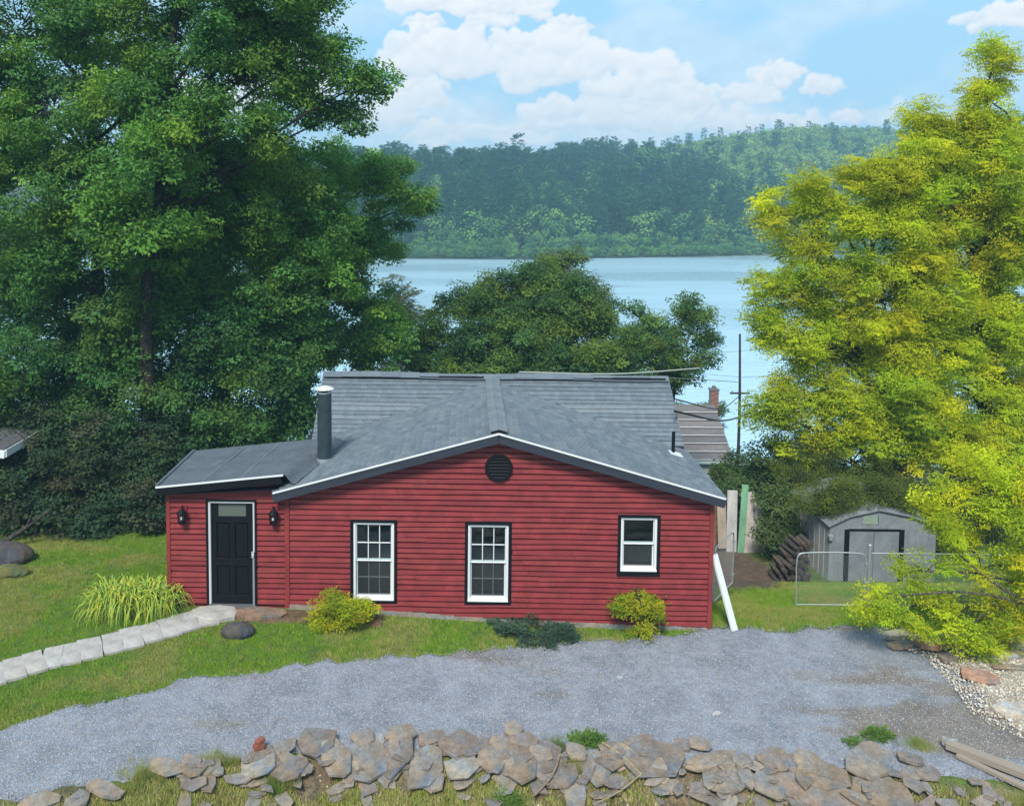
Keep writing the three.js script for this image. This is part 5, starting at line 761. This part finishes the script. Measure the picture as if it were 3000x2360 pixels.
  wd(1.75, 4.15, 70, 0.26, [[0.16, 0.24, 0.08], [0.20, 0.27, 0.11]], 'pale feathery weed among the middle stones'); wd(2.3, 4.0, 110, 0.24, gw, 'bright green leafy weed on top of the stones'); wd(1.95, 4.6, 50, 0.14, dw, 'low yellow green weed under the leafy weed');
  wd(7.2, 3.75, 140, 0.17, gw, 'bright green weed tuft on the right gravel'); wd(7.75, 4.0, 60, 0.15, dw, 'yellowish weed tuft on the right gravel'); wd(6.7, 3.95, 50, 0.10, gw, 'small green weed left of the tuft');
  wd(8.7, 5.3, 110, 0.2, dw, 'yellow green weed by the split timber'); wd(6.6, 5.5, 60, 0.14, dw, 'small weed under the brown stones at right'); wd(0.9, 5.15, 90, 0.14, gw, 'low green weed under the white stone');
  wd(-3.6, 5.0, 60, 0.24, dw, 'straggling yellow weed at the left end of the stones'); wd(-4.6, 5.35, 60, 0.26, dw, 'yellowish weed between the left slabs'); wd(-2.6, 5.25, 110, 0.18, gw.concat(dw), 'green weed below the pale stones');
}
// lawn blades, pebbles: nobody could count them
{
  reseed(260);
  const tuft = (n, h, R) => { const P = []; for (let i = 0; i < n; i++) { const a = rnd() * 6.283, r = R * Math.sqrt(rnd()), x = Math.cos(a) * r, z = Math.sin(a) * r, w = 0.004, b = rnd() * 6.283, hh = h * rr(0.5, 1.2), lx = rr(-0.6, 0.6) * hh, lz = rr(-0.6, 0.6) * hh; P.push(x - Math.cos(b) * w, 0, z - Math.sin(b) * w, x + Math.cos(b) * w, 0, z + Math.sin(b) * w, x + lx, hh, z + lz); } return geoOf(P); };
  const g1 = tuft(26, 0.055, 0.07), lawn = [], weedy = [], palG = [[0.165, 0.300, 0.024], [0.135, 0.265, 0.024], [0.210, 0.320, 0.034]], palD = [[0.27, 0.30, 0.065], [0.23, 0.29, 0.05], [0.33, 0.32, 0.10]];
  const palS = [[0.34, 0.32, 0.11], [0.42, 0.37, 0.17], [0.28, 0.30, 0.07], [0.24, 0.30, 0.05]], put = (x, z, list, s) => { const d = fbm(x * 0.9 + 3, z * 1.1, 4), c = tint(s > 1.3 ? palS : rnd() < ss(0.40, 0.68, d) * 0.8 + 0.08 ? palD : palG, 0.15); list.push([x, ground(x, z) - 0.012, z, s * rr(0.7, 1.3), rnd() * 6.283, 0, 0, c]); };
  for (let i = 0; i < 62000; i++) { const x = rr(-13, 6.2), z = rr(-6, 5.4); if (inHouse(x, z) || inDrive(x, z) && z > driveBack(x) + 0.12 * rnd() || onWalk(x, z) || z > pl(EDGE, x) - 0.1 || (x < 0 && z < -4.6 - rnd())) continue; if (x > -4.6 && x < -1.5 && z < 0.5 + 0.2 * rnd()) continue; put(x, z, lawn, 1); }
  for (let i = 0; i < 26000; i++) { const x = rr(5.5, 14), z = rr(-4.6, 0.3); if (inDrive(x, z)) continue; const soil = ss(-2.2, -4.2, z) * ss(9.5, 8.2, x); if (rnd() < soil) continue; put(x, z, lawn, 0.9); }
  for (let i = 0; i < 26000; i++) { const x = rr(-8, 9.5), e = pl(EDGE, x), z = e + rr(0.15, 2.2), k = x < 1.2 ? 0.9 : 0.3; if (rnd() > k || fbm(x * 1.4 + 70, z * 1.4, 3) < 0.40) continue; put(x, z, weedy, 1.45); }
  for (let i = 0; i < 6000; i++) { const x = rr(-9, 5), z = driveBack(x) + Math.abs(rr(-0.75, 0.75) * rnd()); if (fbm(x * 2.2 + 50, z * 2.2, 3) > 0.5) put(x, z, weedy, 0.8); }
  const m = new THREE.MeshPhysicalMaterial({ color: 0xffffff, roughness: 0.9, specularIntensity: 0.3, side: THREE.DoubleSide }); scatter('lawn_grass', g1, m, scene, lawn).userData.label = 'short mown grass of the lawn'; scatter('rough_grass', g1, m, scene, weedy).userData.label = 'rough dry grass on the bank and gravel edge';
  const peb = [], pebR = [], gP = new THREE.IcosahedronGeometry(1, 0).scale(1, 0.6, 0.8), pg = [[0.27, 0.295, 0.34], [0.31, 0.335, 0.385], [0.21, 0.23, 0.265], [0.28, 0.28, 0.285]], pr = [[0.50, 0.45, 0.36], [0.58, 0.54, 0.46], [0.40, 0.33, 0.26], [0.46, 0.44, 0.40]];
  for (let i = 0; i < 46000; i++) { const x = rr(-9, 13), z = mix(driveBack(x) + 0.05, driveFront(x), rnd()); if (z > 6 || x > rubbleEdge(z) + 0.3 && z > 0.7) continue; const s = 0.007 + 0.011 * rnd() * rnd(); peb.push([x, ground(x, z) + 0.052 + (fbm(x * 1.9 + 40, z * 1.9, 3) - 0.5) * 0.03, z, s, rnd() * 6.28, rnd(), rnd(), tint(pg, 0.2)]); }
  for (let i = 0; i < 7000; i++) { const z = rr(0.75, 4.2), x = rubbleEdge(z) + rr(-0.1, 3.6); pebR.push([x, ground(x, z) + 0.09 + (fbm(x * 3, z * 3, 3) - 0.5) * 0.07, z, 0.012 + 0.035 * rnd() * rnd() * rnd(), rnd() * 6.28, rnd(), rnd(), tint(pr, 0.2)]); }
  for (let i = 0; i < 900; i++) { const x = rr(-5, 9), z = pl(EDGE, x) + rr(0.2, 2); pebR.push([x, ground(x, z) + 0.005, z, 0.01 + 0.03 * rnd() * rnd(), rnd() * 6.28, rnd(), rnd(), tint(pr, 0.25)]); }
  const mp = mat(0xffffff, 0.95); scatter('driveway_gravel', gP, mp, scene, peb).userData.label = 'loose blue grey gravel on the driveway'; scatter('rubble_gravel', gP, mp, scene, pebR).userData.label = 'beige rubble and chips at the right';
}
// ---------------------------------------------------------------- the far shore
{
  reseed(300);
  const decid = (n) => { const P = [], lob = []; for (let i = 0; i < 9; i++) lob.push([rr(-2.4, 2.4), rr(5, 11.5), rr(-2.4, 2.4), rr(1.3, 2.4)]); lob.push([0, 9, 0, 3], [0, 6, 0, 3.2]); for (let i = 0; i < n; i++) { const [x, y, z, r] = lob[i % lob.length], d = rdir(), f = r * (0.7 + 0.3 * rnd()); leafQuad(P, x + d.x * f, y + d.y * f * 0.8, z + d.z * f, V(d.x + rr(-0.6, 0.6), rr(-0.7, 0.2), d.z + rr(-0.6, 0.6)), V(d.x * 0.6, 1, d.z * 0.6), rr(0.45, 0.85), rr(0.4, 0.7)); } return geoOf(P); };
  const pine = (n) => { const P = []; for (let k = 0; k < 15; k++) { const y = 3 + k * 0.95, R = 3.6 * Math.pow(1 - k / 16, 0.75) * rr(0.75, 1.1) + 0.35, br = 6; for (let b = 0; b < br; b++) { const a = (b + rnd()) / br * 6.283, L = R * rr(0.4, 1.15), yj = rr(-0.7, 0.7), m = Math.ceil(n / 90); for (let i = 0; i < m; i++) { const t = Math.sqrt((i + rnd()) / m), x = Math.cos(a) * L * t + rr(-0.4, 0.4), z = Math.sin(a) * L * t + rr(-0.4, 0.4); leafQuad(P, x, y + yj + 0.35 * t + rr(-0.22, 0.22), z, V(Math.cos(a) + rr(-0.7, 0.7), rr(-0.15, 0.35), Math.sin(a) + rr(-0.7, 0.7)), V(0, 1, 0), rr(0.5, 1.0), rr(0.22, 0.42)); } } } return geoOf(P); };
  const gd = [0, 1, 2].map(() => decid(900)), gp = [0, 1].map(() => pine(1000)), trunkG = (h) => { return tube([[0, 0, 0], [0.1, h * 0.5, 0], [0, h, 0]], 0.28, 0.08, 6, 4); };
  const mFar = mat(0xffffff, 0.85, { side: THREE.DoubleSide }), palF = [[0.085, 0.215, 0.046], [0.110, 0.250, 0.044], [0.064, 0.180, 0.050], [0.135, 0.260, 0.046]], palR = [[0.19, 0.31, 0.045], [0.15, 0.28, 0.05], [0.24, 0.34, 0.045]], palP = [[0.044, 0.145, 0.056], [0.052, 0.160, 0.056], [0.066, 0.175, 0.050]];
  const lists = [[], [], [], [], []], solo = []; let placed = 0;
  for (let i = 0; i < 9000; i++) {
    const d = 2 + 330 * Math.pow(rnd(), 1.35), x = rr(-110, 330), z = -(shore(x) + d); if (Math.abs(x) > (-z + 18) * 0.78 + 6) continue;
    const p = fbm(x * 0.018 + 4, z * 0.018, 3), right = ss(60, 170, x + d * 0.15 + 30 * (p - 0.5)), conif = rnd() < (0.62 - 0.55 * right) * (d < 8 ? 0.25 : 1), s = rr(0.62, 1.28) * (d < 7 ? 0.55 : 1) * (right > 0.5 ? 0.85 : 1);
    if (x > 85 && d < 9 && rnd() < 0.75) continue;
    const k = conif ? 3 + (i & 1) : i % 3, c = tint(conif ? palP : rnd() < right ? palR : palF, 0.22);
    lists[k].push([x, ground(x, z) - (conif ? 1.2 : 3.6) * s, z, s * (conif ? 0.98 : 1.12), rnd() * 6.283, rr(-0.04, 0.04), rr(-0.04, 0.04), c]); placed++;
  }
  for (let i = 0; i < 900; i++) { const x = rr(-60, 190), d = rr(-1.5, 4), z = -(shore(x) + d); if (x > 85 && rnd() < 0.5) continue; const s = rr(0.16, 0.42); lists[i % 3].push([x, ground(x, z) - 3.4 * s, z, s, rnd() * 6.283, 0, 0, tint(palF, 0.22)]); }
  const wood = new THREE.Group(); wood.name = 'far_forest'; wood.userData = { kind: 'stuff', label: 'wooded hill of pines and leafy trees beyond the lake', category: 'forest' }; scene.add(wood);
  lists.forEach((l, k) => scatter(k < 3 ? 'broadleaf_trees' : 'pine_trees', k < 3 ? gd[k] : gp[k - 3], mFar, wood, l));
  // trees one can tell apart against the sky
  for (const [x, z, h, kind, label] of [[26, -335, 19, 4, 'tall pine standing above the far ridge in the middle'], [20, -335, 16, 3, 'shorter pine beside the tall far pine'], [6, -330, 16, 0, 'round tree on the far ridge at the left'], [-6, -325, 15, 1, 'leafy tree on the far ridge near the left maples'], [78, -340, 21, 2, 'broad dark tree rising highest on the far ridge'], [84, -342, 18, 1, 'tree right of the broad dark ridge tree'], [108, -350, 19, 4, 'thin pine on the ridge where the hill begins to rise']]) {
    const t = thing('ridge_tree', label, 'tree', [x, ground(x, z) - 1, z], x, 'trees standing out on the far ridge'), s = h / 13;
    obj('trunk', trunkG(h), mBark, t); const c = obj('crown', kind < 3 ? gd[kind] : gp[kind - 3], mat([[0.075, 0.190, 0.046], [0.05, 0.150, 0.054]][kind > 2 ? 1 : 0], 0.85, { side: THREE.DoubleSide }), t); c.scale.setScalar(s); c.position.y = h * (kind < 3 ? 0.22 : 0.02);
  }
}
renderer.render(scene, camera);
